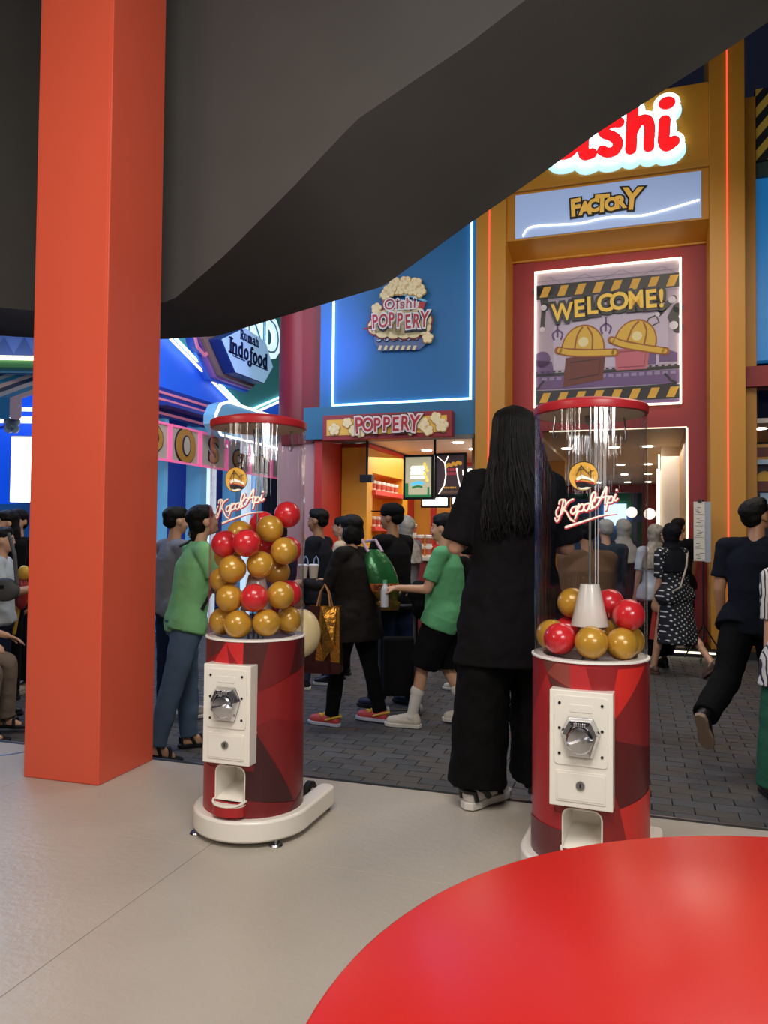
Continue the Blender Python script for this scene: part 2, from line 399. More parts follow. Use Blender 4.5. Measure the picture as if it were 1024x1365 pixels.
WRAP_L = [('8a2024', [(105,130),(235,150),(130,290),(130,870),(105,870)]), ('5c2a28', [(105,128),(225,145),(190,210),(108,280)]), ('c22a2c', [(235,150),(332,150),(328,292),(150,285)]),
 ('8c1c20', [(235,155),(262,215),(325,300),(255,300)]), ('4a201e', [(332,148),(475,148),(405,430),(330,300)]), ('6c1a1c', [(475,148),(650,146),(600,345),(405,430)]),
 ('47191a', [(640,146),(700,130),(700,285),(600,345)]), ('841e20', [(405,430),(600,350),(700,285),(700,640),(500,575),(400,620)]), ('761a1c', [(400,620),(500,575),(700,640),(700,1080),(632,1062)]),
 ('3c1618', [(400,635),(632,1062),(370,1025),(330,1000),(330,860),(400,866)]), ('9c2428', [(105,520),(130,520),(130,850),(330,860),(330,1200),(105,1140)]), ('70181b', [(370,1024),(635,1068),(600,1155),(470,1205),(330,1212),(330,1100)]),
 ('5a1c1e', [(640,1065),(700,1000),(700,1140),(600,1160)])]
def wrap_poly(g, wrap, cx, rr, ytop, ybot, turn, body):
    for k, (h, poly) in enumerate(wrap):
        g.m(red(h, h)); q = []
        for x, y in poly:
            sx = max(-.998, min(.998, (x-cx)/rr)); th = math.asin(sx)
            bow = (1-abs(sx)**2)**.5
            z = body[1] - (y - (ytop + 38*bow*.5*2*.5)) / (ybot-ytop) * (body[1]-body[0])
            if abs(sx) > .96 : pass
            q.append((th + turn, max(body[0], min(body[1], z))))
        # densify edges so long edges follow the wrap
        cyl_poly(g, q, BR, .0003*(k+1))
def logo(g, r, turn, zc):
    """round ship emblem and slanted script lettering printed on the tube"""
    cream_i = M('print_cream', 'f3ecdf', .4); redi = M('print_red', 'b5262c', .4); gold = M('print_gold', 'd9a441', .4); blk = M('print_black', '1a1416', .4)
    fm = cylmap(r); sc = .00232
    def xf(x, y, z): return fm(turn + x*sc/r, y, zc + z*sc)
    g.m(blk).disc((-2, 41), 20.6, 0, .0004, xf, 32); g.m(gold).disc((-2, 41), 19.6, .0004, .0007, xf, 32)
    g.m(cream_i).prism([(-12, 33), (-4, 38), (6, 36), (13, 32), (13, 36), (2, 41), (-4, 43), (-11, 39)], .0007, .001, xf)
    g.m(redi).prism([(-14, 33), (-13, 36), (12, 32), (14, 29), (0, 33)], .001, .0013, xf)
    g.m(blk).prism([(-13, 33), (0, 32.5), (13, 29), (11, 25), (-10, 24)], .001, .0014, xf)
    for p in (((-5, 39), (-5, 57)), ((-5, 56), (6, 43)), ((-5, 56), (-12, 42)), ((8, 38), (8, 50)), ((4, 46), (12, 49)), ((-9, 50), (-1, 51))): g.ribbon(p, .8, .001, .0014, xf, 0)
    g.m(cream_i).prism([(-10, 26), (-4, 24.6), (3, 26), (9, 25), (3, 23), (-5, 22.6)], .0014, .0016, xf)
    L = [  # Kapal Api, cursive strokes; x right, z up, rising baseline
     [(-38, -2), (-42, -8), (-40, -15), (-34, -12), (-27, 0), (-28, 8), (-35, 8), (-37, 3)], [(-30, 8), (-33, -6), (-37, -18), (-41, -22), (-44, -17)],
     [(-16, 9), (-22, 6), (-31, -5)], [(-31, -5), (-26, -8), (-20, -18), (-14, -22)],
     [(-12, -1), (-17, -3), (-19, -9), (-15, -11), (-11, -5), (-10, 0), (-12, -8), (-9, -10)], [(-8, 2), (-10, -9), (-13, -18)], [(-8, -3), (-4, 2), (-1, -1), (-3, -7), (-8, -8)],
     [(5, 3), (0, 1), (-1, -5), (3, -7), (6, -1), (7, 4), (6, -3), (8, -5)], [(10, -4), (8, 6), (10, 16), (14, 18), (14, 12), (10, 4), (11, -2), (14, -2)],
     [(16, 0), (20, 7), (27, 23), (29, 25), (28, 14), (27, 3)], [(13, 6), (15, 11), (22, 11), (30, 13)],
     [(32, 13), (30, 3), (28, -6)], [(32, 9), (35, 13), (38, 11), (37, 5), (32, 4)], [(42, 16), (40, 9), (42, 7), (45, 10)], [(43, 21.5), (43.5, 22.5), (44, 21.5)]]
    for lay, (mt, wd, y0) in enumerate(((redi, 4.6, .0008), (redi, 4.6, .0008), (cream_i, 2.5, .0018))):
        if lay == 1: continue
        for q in L:
            d = (.8, -.8) if lay == 0 else (0, 0)
            g.m(mt).ribbon([(x+d[0], z+d[1]) for x, z in q], wd, y0, y0+.0005, xf, 5)
    for mt, ws_, y0, d in ((redi, (5.5, 4, 2), .0008, -.8), (cream_i, (3.4, 2.2, .8), .0018, 0)):
        g.m(mt).ribbon([(-26, -30+d), (-5, -23+d), (22, -14+d), (44, -11+d)], ws_, y0, y0+.0005, xf, 6)
def oct_pts(w, h): return [(-w*.62, h*.5), (w*.62, h*.5), (w, h*.12), (w*.62, -h*.5), (-w*.62, -h*.5), (-w, h*.12)]
def machine(label, px, Y, turn_deg, wrap, handle_rot, wp):
    base = at(px, 1000, Y); toc = atan2(-base.y, -base.x); th = toc + radians(turn_deg) + pi/2
    fr = Frame((base.x, base.y, 0), th); T = Thing('capsule_machine', label, 'vending machine', fr, group='capsule vending machines on the booth floor')
    T.view = -radians(turn_deg)   # local angle that faces the camera
    BZ0, BZ1, TZ = .10, .756, 1.592
    # skid base: U shape, rounded front, two arms to the back
    out = [(.232*sin(t), -.232*cos(t)) for t in [radians(-90+180*k/28) for k in range(29)]]
    U = out + [(.232, .27), (.226, .295), (.205, .305), (.178, .305), (.162, .295), (.158, .27), (.158, .10)] + [(-.158, .10), (-.158, .27), (-.162, .295), (-.178, .305), (-.205, .305), (-.226, .295), (-.232, .27)]
    g = G(); g.slab(U, .020, .10); T.part('skid_base', g, cream, smooth=True, bevel=.016)
    for x, y in ((-.17, -.14), (.17, -.14), (-.19, .27), (.19, .27)):
        g = G(); g.lathe([(.024, .0), (.026, .003), (.022, .009), (.007, .011), (.007, .022)], (x, y, 0), 20); T.part('levelling_foot', g, steel, smooth=True)
    for x in (-.125, .125):
        g = G(); g.lathe([(.030, -.014), (.048, -.015), (.056, -.011), (.056, .011), (.048, .015), (.030, .014)], seg=28, closed=True); g.v = [(x+p[2], .262+p[0], .058+p[1]) for p in g.v]
        wh = T.part('wheel', g, black_rubber, smooth=True)
        g = G(); g.cyl((x-.012, .262, .058), (x+.012, .262, .058), .031, seg=20); g.cyl((x-.035, .262, .058), (x+.035, .262, .058), .008, seg=10); T.part('wheel_hub', g, cream, wh, smooth=True)
    # body shell with the chute opening cut out
    a_half = .062/BR; seg = 96; zc0, zc1 = .158, .292
    g = G(); fm = cylmap(BR); rows = [.10, zc0, zc1, BZ1]
    angs = sorted(set([2*pi*k/seg - pi for k in range(seg)] + [-a_half, a_half]))
    for i in range(len(angs)):
        a, b = angs[i], angs[(i+1) % len(angs)]
        for z0, z1 in zip(rows, rows[1:]):
            if z0 == zc0 and a >= -a_half-1e-6 and b <= a_half+1e-6 and b > a: continue
            g.add([fm(a, 0, z0), fm(b, 0, z0), fm(b, 0, z1), fm(a, 0, z1)], [(0, 1, 2, 3)])
    body = T.part('body', g, red('base', '8c2226'), smooth=True)
    g = G(); wrap_poly(g, wrap, *wp, turn=T.view, body=(BZ0, BZ1-.001))
    # printed faces stay clear of the chute
    kf, km = [], []
    for f_, mi in zip(g.f, g.mi):
        c = [sum(g.v[i][k] for i in f_)/len(f_) for k in range(3)]; ang = atan2(c[0], -c[1])
        kf.append(f_); km.append(mi)
    g.f, g.mi = kf, km
    # clip: drop print over the chute by cutting polygons there
    bm = bmesh.new(); me0 = bpy.data.meshes.new('x'); me0.from_pydata(g.v, [], g.f); me0.polygons.foreach_set('material_index', g.mi); bm.from_mesh(me0); bpy.data.meshes.remove(me0)
    for co, no in (((BR*sin(-a_half), 0, 0), (1, 0, 0)), ((BR*sin(a_half), 0, 0), (1, 0, 0)), ((0, 0, zc0), (0, 0, 1)), ((0, 0, zc1), (0, 0, 1))):
        bmesh.ops.bisect_plane(bm, geom=bm.verts[:]+bm.edges[:]+bm.faces[:], plane_co=co, plane_no=no)
    dl = [f_ for f_ in bm.faces if f_.calc_center_median().y < 0 and abs(f_.calc_center_median().x) < BR*sin(a_half)-1e-4 and zc0 < f_.calc_center_median().z < zc1]
    bmesh.ops.delete(bm, geom=dl, context='FACES'); bm.verts.index_update()
    g2 = G(); g2.mats = g.mats; g2.v = [tuple(v_.co) for v_ in bm.verts]; g2.f = [[v_.index for v_ in f_.verts] for f_ in bm.faces]; g2.mi = [f_.material_index for f_ in bm.faces]; bm.free()
    T.part('wrap_print', g2, None, body, smooth=True)
    # chute: rounded cream liner, box walls inside, lip
    def arch(hw, z0, z1, r):
        q = [(hw, z0)] ; q += [(hw-r+r*cos(t), z1-r+r*sin(t)) for t in [pi/2*k/6 for k in range(7)]]; q += [(-hw+r-r*sin(t), z1-r+r*cos(t)) for t in [pi/2*k/6 for k in range(7)]]; q += [(-hw, z0)]; return q
    g = G(); A1 = arch(.0615, .160, .2915, .03); n = len(A1)
    def yf(x, d=0): return -sqrt(max(0, (BR+d)**2 - x*x))
    for k in range(n-1):
        (x0, z0), (x1, z1) = A1[k], A1[k+1]; g.add([(x0, yf(x0, .003), z0), (x1, yf(x1, .003), z1), (x1*.8, -.05, min(z1, .28)), (x0*.8, -.05, min(z0, .28))], [(0, 1, 2, 3)])
    g.add([(.0615, yf(.0615, .003), .16), (-.0615, yf(.0615, .003), .16), (-.05, -.05, .20), (.05, -.05, .20)], [(0, 1, 2, 3)])
    g.add([(x*.8, -.05, min(z, .28)) for x, z in A1[1:-1]] + [(-.05, -.05, .2), (.05, -.05, .2)], [tuple(range(n))])
    # corner fillets between the square cut and the arch
    for sx in (1, -1):
        C = [(sx*.0625, .2925)] + [(sx*(.0615-.03+.03*cos(t)), .2915-.03+.03*sin(t)) for t in [pi/2*k/6 for k in range(7)]]
        g3 = G(red('base', '8c2226')); g3.add([(x, yf(x, .0012), z) for x, z in C], [tuple(range(len(C)))]); T.part('chute_corner', g3, None, body)
    ch = T.part('chute', g, cream, smooth=False)
    g = G(); g.tube([(x, yf(x, .004), z) for x, z in A1], .0028, 6); T.part('chute_rim', g, cream, ch, smooth=True)
    lip = [(.066*cos(pi*k/14), -sqrt(BR**2-.066**2)-.052*sin(pi*k/14)**.7) for k in range(15)]
    g = G(); g.slab(lip, .112, .150); T.part('chute_lip', g, red('lip', 'a82426'), ch, bevel=.003)
    g = G(); g.tube([(x, y, .152 + .012*abs(x/.066)**3) for x, y in lip], .004, 6); g.slab(lip, .149, .152); T.part('lip_rim', g, cream, ch, smooth=True)
    # coin panel
    pw, z0, z1, yb, yfr = .0985, .305, .672, -.13, -.222
    g = G(); g.box(-pw, pw, yfr, yb, z0, z1); cpn = T.part('coin_panel', g, cream, bevel=.003)
    def rrect(x0, x1, za, zb, r, n=5):
        q = []
        for cx_, cz_, a0 in ((x1-r, zb-r, 0), (x0+r, zb-r, 90), (x0+r, za+r, 180), (x1-r, za+r, 270)):
            for k in range(n+1): t = radians(a0+90*k/n); q.append((cx_+r*cos(t), cz_+r*sin(t)))
        return q
    g = G(); g.prism(rrect(-.083, .083, .438, .656, .014), yfr-.004, yfr-.0002); g.prism(rrect(-.036, .036, .606, .63, .004), yfr-.0055, yfr-.004); up_ = T.part('mechanism_plate', g, cream, cpn, bevel=.0012)
    g = G(); g.prism(rrect(-.077, .077, .323, .419, .006), yfr-.003, yfr-.0002); g.prism(rrect(-.072, .072, .329, .413, .005), yfr-.0045, yfr-.003); T.part('cash_door', g, cream, cpn, bevel=.0012)
    g = G()
    for x in (-.066, .066):
        for z in (.632, .553, .473): g.cyl((x, yfr-.0065, z), (x, yfr-.002, z), .0046, seg=10)
    T.part('screws', g, dark_metal, cpn, kind='stuff')
    g = G(); g.cyl((0, yfr-.010, .378), (0, yfr-.001, .378), .0135, seg=24); g.m(dark_metal).box(-.0022, .0022, yfr-.0106, yfr-.0098, .371, .385); g.mi[:len(g.mi)-6] = [0]*(len(g.mi)-6)
    g.mats = [steel, dark_metal]; g.mi = [0]*(len(g.f)-6)+[1]*6; T.part('cash_lock', g, None, cpn)
    g = G(); O1 = [(x, .528+z) for x, z in oct_pts(.061, .124)]; O2 = [(x, .528+z) for x, z in oct_pts(.052, .108)]; O3 = [(x*.78, .528+z*.72) for x, z in oct_pts(.052, .108)]
    g.prism(O1, yfr-.008, yfr-.003); mech = T.part('coin_mechanism', g, dark_metal, cpn)
    g = G(); n = 6
    g.add([(x, yfr-.008, z) for x, z in O1] + [(x, yfr-.028, z) for x, z in O2] + [(x, yfr-.03, z) for x, z in O3] + [(x*.9, yfr-.018, .528+(z-.528)*.9) for x, z in O3],
          [(i, (i+1) % n, n+(i+1) % n, n+i) for i in range(n)] + [(n+i, n+(i+1) % n, 2*n+(i+1) % n, 2*n+i) for i in range(n)] + [(2*n+i, 2*n+(i+1) % n, 3*n+(i+1) % n, 3*n+i) for i in range(n)] + [tuple(range(3*n, 4*n))])
    for k in range(6): g.box(-.018+k*.0065, -.0145+k*.0065, yfr-.033, yfr-.028, .566, .578)
    for k in range(7): g.box(-.021+k*.0065, -.018+k*.0065, yfr-.031, yfr-.027, .477, .483)
    T.part('chrome_housing', g, chrome, mech, bevel=.001)
    g = G(); g.lathe([(.040, 0), (.041, .006), (.036, .012), (.012, .014), (0, .014)], seg=32); rot = handle_rot; H = []
    g.v = [(p[0], yfr-.026-p[2], .522+p[1]) for p in g.v]
    gh = G()                                    # curved grip across the knob
    for k in range(17):
        t = -1+2*k/16; x = .042*t; z = .007*sin(t*2.6); wv = .009*(1-abs(t)**3)+.002; hgt = .024*(1-abs(t)**4)+.004
        H.append((x, z, wv, hgt))
    vs = []; fs = []
    for k, (x, z, wv, hgt) in enumerate(H):
        for a, b in ((-wv, 0), (-wv*.6, hgt), (wv*.6, hgt), (wv, 0)):
            xx = x*cos(rot) - (z+a)*sin(rot); zz = x*sin(rot) + (z+a)*cos(rot); vs.append((xx, yfr-.036-b, .522+zz))
    for k in range(16):
        for j in range(4): fs.append((k*4+j, k*4+(j+1) % 4, k*4+4+(j+1) % 4, k*4+4+j))
    fs += [(0, 1, 2, 3), (67, 66, 65, 64)]; g.add(vs, fs); T.part('turn_knob', g, chrome, mech, smooth=True)
    # shelf, rim, tube, cap, pole, cone
    g = G(); g.lathe([(.150, BZ1-.02), (BR-.0005, BZ1-.004), (BR+.004, BZ1-.002), (BR+.004, BZ1+.003), (BR+.0005, BZ1+.004), (.158, BZ1+.004), (.152, BZ1-.006), (.05, BZ1-.02), (0, BZ1-.02)], seg=96)
    T.part('rim_ring', g, white_line, smooth=True)
    g = G(); g.lathe([(.151, BZ1-.010), (.150, BZ1-.006), (.03, BZ1-.014), (0, BZ1-.014)], seg=64)
    T.part('hopper_floor', g, M('hopper_dark_red', '4c1216', .3), smooth=True)
    g = G(); g.lathe([(.178, BZ1+.004), (.1815, BZ1+.004)] + [(.1815, BZ1+.004+.83*k/8) for k in range(1, 9)] + [(.178, TZ-.002)], seg=96, closed=True); g.mi = [0]*len(g.f)
    r_o, r_i = .1885, .185
    g = G(); g.lathe([(r_o, BZ1+.0045), (r_o, TZ), (r_i, TZ), (r_i, BZ1+.0045)], seg=96, closed=True)
    tube = T.part('clear_tube', g, MATS['clear_acrylic'], smooth=True)
    g = G()
    for a in (radians(178), radians(181)): g.tube([cylmap(r_i-.002)(a, 0, BZ1+.01), cylmap(r_i-.002)(a, 0, TZ-.01)], .0016, 5)
    T.part('tube_seam', g, M('seam', 'd8d8dc', .2), tube)
    g = G(); logo(g, r_o+.0006, T.view if False else radians(wp_logo[label][0]), wp_logo[label][1]); T.part('printed_emblem', g, None, tube)
    g = G(); g.lathe([(r_i-.004, TZ-.012), (r_o+.003, TZ-.010), (r_o+.0045, TZ-.006), (r_o+.0045, TZ+.014), (r_o-.002, TZ+.020), (.12, TZ+.036), (.05, TZ+.043), (0, TZ+.044)], seg=96)
    cap = T.part('lid', g, red('lid', 'a3242a'), smooth=True)
    g = G(); g.lathe([(r_i-.006, TZ-.0125), (r_i-.006, TZ-.011), (0, TZ-.011)], seg=64);
    T.part('lid_lining', g, M('beige_lining', 'd8c6ae', .6), cap)
    for k in range(4):
        g = G(); a = radians(35+90*k); x, y = .13*cos(a), .13*sin(a); g.tube([(x, y, TZ-.012), (x*1.06, y*1.06, TZ-.08), (x*1.02, y*1.02, TZ-.094), (x*.95, y*.95, TZ-.09), (x*.96, y*.96, TZ-.078)], .0032, 6)
        T.part('lid_hook', g, steel, cap, smooth=True)
    g = G(); g.cyl((0, 0, BZ1+.24), (0, 0, TZ-.01), .0042, seg=10); g.box(-.016, .016, -.016, .016, TZ-.04, TZ-.012); T.part('centre_rod', g, M('rod', '9a9894', .35, metal=.7), smooth=True)
    g = G(); g.lathe([(.063, BZ1+.10), (.0635, BZ1+.103), (.032, BZ1+.242), (.0, BZ1+.244)], seg=40); T.part('hopper_cone', g, cream, smooth=True)
    g = G()
    for k in range(4):
        a = radians(45+90*k); g.cyl((.05*cos(a), .05*sin(a), BZ1+.11), (.028*cos(a), .028*sin(a), BZ1-.014), .004, seg=8)
    T.part('cone_legs', g, steel)
    T.fr2 = fr; T.base = base; return T
LBL = ('red wrapped capsule machine filled high with balls, beside the red pillar', 'red wrapped capsule machine with only a few balls, behind the red table')
wp_logo = {LBL[0]: (3.0, 1.27), LBL[1]: (2.0, 1.262)}
ML = machine(LBL[0], 339, 3.087, -28, WRAP_L, radians(-6), (400, 297, 128, 1105))
MR = machine(LBL[1], 786, 2.655, -7, WRAP_R, radians(6), (455, 371, 118, 1330))

# balls
def mk_ball(name, mat):
    g = G(); g.ball((0, 0, 0), .0535, 32, 20); o = mk(name, g, mat, smooth=True)
    s_ = G(); s_.lathe([(.0533, -.0012), (.0542, -.0008), (.0542, .0008), (.0533, .0012)], seg=40, closed=True); c = mk('seam_line', s_, mat, smooth=True); c.parent = o
    return o
gold_b = M('ball_gold', 'd39c34', .28, metal=.1, var=.12, vs=30, coat=.5); red_b = M('ball_red', 'e02a30', .25, var=.08, vs=20, coat=.6)
BALLS_L = [('r', 379, 686, .0, 'red ball at the top of the heap, touching the tube'), ('r', 345.5, 699, .08, 'red ball half hidden behind the topmost gold ball'), ('g', 357.5, 706.5, -.06, 'topmost gold ball in the full machine'),
 ('g', 374.8, 735, -.07, 'gold ball just below and beside the topmost gold one'), ('r', 389, 733, .06, 'red ball peeking behind a gold ball near the tube wall'), ('r', 296, 725, -.02, 'red ball high beside the tube wall under the lettering'),
 ('r', 325.6, 725, -.10, 'large red ball in front, high under the lettering'), ('g', 316, 711, .09, 'gold ball barely showing above two red balls'), ('g', 290.5, 744, .04, 'gold ball behind the wall-side red ball'),
 ('g', 344.4, 748.6, -.02, 'gold ball in the middle above the white cone'), ('r', 352, 730, .09, 'red ball showing through a gap behind gold balls'), ('g', 308, 758, -.11, 'gold ball in front, third row from the bottom'),
 ('g', 366.6, 762.7, .04, 'gold ball behind, level with the cone tip'), ('g', 288, 771, .0, 'gold ball pressed to the tube wall with a small blue glint'), ('g', 301, 797, -.09, 'gold ball in the second row beside the red one'),
 ('r', 336, 797, -.13, 'red ball in front of the white cone'), ('g', 372, 794, -.10, 'gold ball in the second row beyond the central red one'), ('r', 388, 791, .03, 'red ball behind a gold ball in the second row'),
 ('r', 356, 809, .07, 'red ball deep between the lowest gold balls'), ('g', 292, 827, -.02, 'bottom gold ball against the pillar side of the tube'), ('g', 314.4, 830, -.12, 'bottom gold ball above the coin panel'),
 ('g', 352, 829.5, -.12, 'bottom gold ball in front of the cone legs'), ('g', 384, 827, -.05, 'bottom gold ball near the cream balloon')]
BALLS_R = [('g', 764, 806.5, .07, 'gold ball leaning behind the white cone'), ('r', 838, 819.5, .02, 'red ball raised on top of a gold ball by the tube wall'), ('g', 832, 856, -.09, 'front gold ball below the raised red ball'),
 ('g', 788, 856, -.13, 'front gold ball under the white cone'), ('r', 744, 853, -.10, 'front red ball beside the bright tube streaks'), ('g', 725, 848, .0, 'gold ball partly behind the front red ball'),
 ('r', 757, 842, .04, 'red ball behind the cone leg'), ('r', 812, 808, .10, 'dark red ball at the back, behind the cone'), ('g', 803, 840, .06, 'gold ball behind the two front gold balls'), ('g', 846, 848, .06, 'gold ball at the back by the tube wall')]
src = {}
def place_balls(T, lst, px0, Y, grp, base_z):
    fr = T.fr2; view = Vector((T.base.x, T.base.y)).normalized(); side = Vector((view.y, -view.x)); P = []
    for c, x, y, d, lab in lst:
        lat = (x-px0)/FPX*Y*.985; P.append([lat, d, 0.0, c, lab, y, x])
    r = .0538; Rm = .184 - r; tgt = []
    for p in P:
        dep = Y + p[1]; wz = CAMZ + (712.4 + ROLL*(p[6]-512) - p[5])/FPX*dep; p[0] *= dep/Y; p[2] = max(base_z + r, wz); tgt.append((p[0], p[2]))
    for it in range(500):
        for i in range(len(P)):
            for j in range(i+1, len(P)):
                d = [P[i][k]-P[j][k] for k in range(3)]; L = sqrt(sum(q*q for q in d)) or 1e-6
                if L < 2*r:
                    ov = (2*r-L)/2*.5; wt = (.6, 1.5, .6)
                    for k in range(3): P[i][k] += d[k]/L*ov*wt[k]; P[j][k] -= d[k]/L*ov*wt[k]
            # keep clear of the cone and the rod
            zrel = P[i][2] - base_z; cr = .0045 if zrel > .30 else (.033 + max(0, .243-zrel)/.14*.03 if zrel > .09 else .03); rr = sqrt(P[i][0]**2+P[i][1]**2) or 1e-6
            need = cr + r*(.97 if zrel < .26 else .9)
            if zrel < .30 or True:
                if rr < min(need, Rm): P[i][0] *= min(need, Rm)/rr; P[i][1] *= min(need, Rm)/rr
            rr = sqrt(P[i][0]**2+P[i][1]**2)
            if rr > Rm: P[i][0] *= Rm/rr; P[i][1] *= Rm/rr
            P[i][2] = max(base_z + r, P[i][2])
        if it < 420:
            for i in range(len(P)): P[i][0] += (tgt[i][0]-P[i][0])*.02; P[i][2] += (tgt[i][1]-P[i][2])*.02
    for p in P:
        w2 = Vector((T.base.x, T.base.y)) + side*p[0] + view*p[1]
        if p[3] not in src: o = src[p[3]] = mk_ball('gold_ball' if p[3] == 'g' else 'red_ball', gold_b if p[3] == 'g' else red_b)
        else:
            s0 = src[p[3]]; o = s0.copy(); COL.objects.link(o)
            for ch in s0.children: c = ch.copy(); COL.objects.link(c); c.parent = o
        o.location = (w2.x, w2.y, p[2]); o.rotation_euler = [random.uniform(0, 3) for _ in range(3)]
        o['label'] = p[4]; o['category'] = 'ball'; o['group'] = grp
place_balls(ML, [(c, x, y, d, l) for c, x, y, d, l in BALLS_L], 339, 3.087, 'capsule balls in the full machine', .753)
place_balls(MR, [(c, x, y, d, l + ', emptier machine') for c, x, y, d, l in BALLS_R], 786, 2.655, 'capsule balls in the nearly empty machine', .753)

# ================================================================== the snack factory front (facade frame: s along it, w into the building)
FF = Frame(onz(900, 875, STREET), radians(-19)); FF.o.z = 0
def fs(px, w, py=600): return FF.hit(px, py, w)[0]
def fz(px, py, w): return FF.hit(px, py, w)[1]
yel = M('yellow_paint', 'c08426', .45, var=.04, vs=2); red_wall = M('red_panel', '8e1f23', .5, var=.05, vs=2); whitep = M('white_paint', 'e8e2da', .5)
led_w = M('led_white', 'fff0c8', .4, em=3); led_c = M('led_cyan', 'b4ecff', .4, em=2.6); led_r = M('led_red', 'ff5a3c', .4, em=.95); lampm = M('downlight_glow', 'fff4e0', .4, em=14)
blue_wall = M('blue_panel', '206aa6', .5, var=.05, vs=1.5); teal = M('teal_panel', '2a6c94', .5)
navy = M('navy_board', '141c3c', .6)
def fsolo(name, g, label, cat=None, mat=None, o=(0, 0, 0), **k): return solo(name, g, label, cat, mat, FF, o, **k)
# plinth with the glowing strip along its foot
P = Thing('plinth', 'low black plinth with a glowing strip under the yellow factory front', fr=FF, o=(-1, .3, STREET), kind='structure')
g = G(); g.box(-5.3, 3.2, 0.02, 1.0, STREET, STREET+.10); P.part('plinth_deck', g, M('plinth_black', '141416', .35))
g = G(); g.box(-.6, .62, 0.0, .02, STREET+.045, STREET+.065); g.box(-5.2, -2.9, 0.0, .02, STREET+.045, STREET+.065); P.part('light_strip', g, led_w)
# two yellow portal columns
for (x0, x1, lab, zt) in ((fs(634, .05, 400), fs(673.5, .05, 400), 'yellow portal column with a red neon line beside the blue popcorn wall', 6.9), (fs(947, .05), fs(993.5, .05, 300), 'tall yellow portal column with a red neon line beside the entrance', 7.8)):
    c = Thing('portal_column', lab, fr=FF, o=(x0, .05, STREET), kind='structure')
    g = G(); g.box(x0, x1, .05, .95, STREET+.10, zt); c.part('column_shaft', g, yel, bevel=.006)
    xm = x0 + (x1-x0)*(.46 if zt < 7 else .5); g = G(); g.box(xm-.008, xm+.008, .035, .052, STREET+.5, zt-.05); c.part('neon_line', g, led_r)
g = G(); g.box(fs(993, .4, 300)-.02, fs(1008, .4, 300), .4, .95, STREET+.1, fz(1000, 129, .4)); fsolo('wall_right_column', g, 'short yellow column standing behind the tall neon-lined column', None, yel, kind='structure', bevel=.006)
xl, xr = fs(673.5, .05, 400), fs(947, .05)
# red entrance wall with its doorway
xd0, xd1, zd = fs(722, .65), fs(918, .65), fz(918, 568, .65)
g = G(); g.box(xl-.02, xd0, .65, .80, STREET+.1, 5.4); g.box(xd1, xr+.02, .65, .80, STREET+.1, 5.4); g.box(xd0, xd1, .65, .80, zd, 5.4)
fsolo('wall_front', g, 'red entrance wall around the bright factory doorway', None, red_wall, kind='structure')
# sign box
zb, zt, z1 = fz(935, 290, .15), fz(935, 228, .15), 6.78
sg = Thing('shop_sign', 'yellow overhead sign box with glowing red lettering and a lit FACTORY panel', 'sign', FF, (xl, .15, zb))
zu = zb-.13
g = G(); g.box(xl, xr, .16, .95, zt+.10, z1); g.box(xl, xr, .10, .95, zt+.035, zt+.11)
sg.part('sign_box', g, yel, bevel=.004)
g = G(); g.box(xl, xr, .16, .95, zb-.02, zt+.04)
g.add([(xl, .16, zb-.02), (xr, .16, zb-.02), (xr, .64, zu-.02), (xl, .64, zu-.02)], [(0, 1, 2, 3)]); g.box(xl, xr, .60, .95, zu-.03, zb)
sg.part('lower_box', g, yel, bevel=.003)
px0, px1 = fs(687, .14, 290), fs(935, .14, 260)
lb = G(); lb.box(px0, px1, .135, .158, zb, zt); lp = sg.part('light_panel', lb, M('light_panel_blue', '9fb6e4', .4, em=.3, var=.08, vs=1.4))
def oxz(x, y): s_, z_ = FF.hit(x, y, .12); return (s_, z_)
g = G(); g.ribbon([oxz(*p) for p in ((697, 314), (703, 305), (715, 301), (745, 299), (775, 297), (800, 291), (825, 288), (855, 287), (885, 280), (932, 266))], .013, .118, .13); sg.part('white_neon_wave', g, led_w, lp)
g = G(); cz = (oxz(762, 277), oxz(857, 268)); cxm = (cz[0][0]+cz[1][0])/2; czm = (fz(810, 273, .12))
lets = [('F', -.385, 0, .27, .05), ('a', -.265, -.02, .27, .0), ('c', -.16, 0, .27, 0), ('T', -.055, .01, .27, -.03), ('o', .06, -.01, .27, 0), ('r', .165, 0, .26, .04), ('Y', .305, .02, .34, -.10)]
up = {'a': 'A', 'c': 'C', 'o': 'O', 'r': 'R'}
for ch, x, z, sz, rt_ in lets:
    k = .82 if ch in up else 1.12; c = up.get(ch, ch)
    g.m(M('print_black', '1a1416')).text(c, (cxm+x, czm+z), sz*k, .108, .13, off=.034, rot=rt_, sx=.92)
for ch, x, z, sz, rt_ in lets:
    k = .82 if ch in up else 1.12; c = up.get(ch, ch)
    g.m(M('letter_gold', 'dcae4e', .4, em=.25)).text(c, (cxm+x, czm+z), sz*k, .098, .107, off=.012, rot=rt_, sx=.92)
sg.part('factory_lettering', g, None, lp)
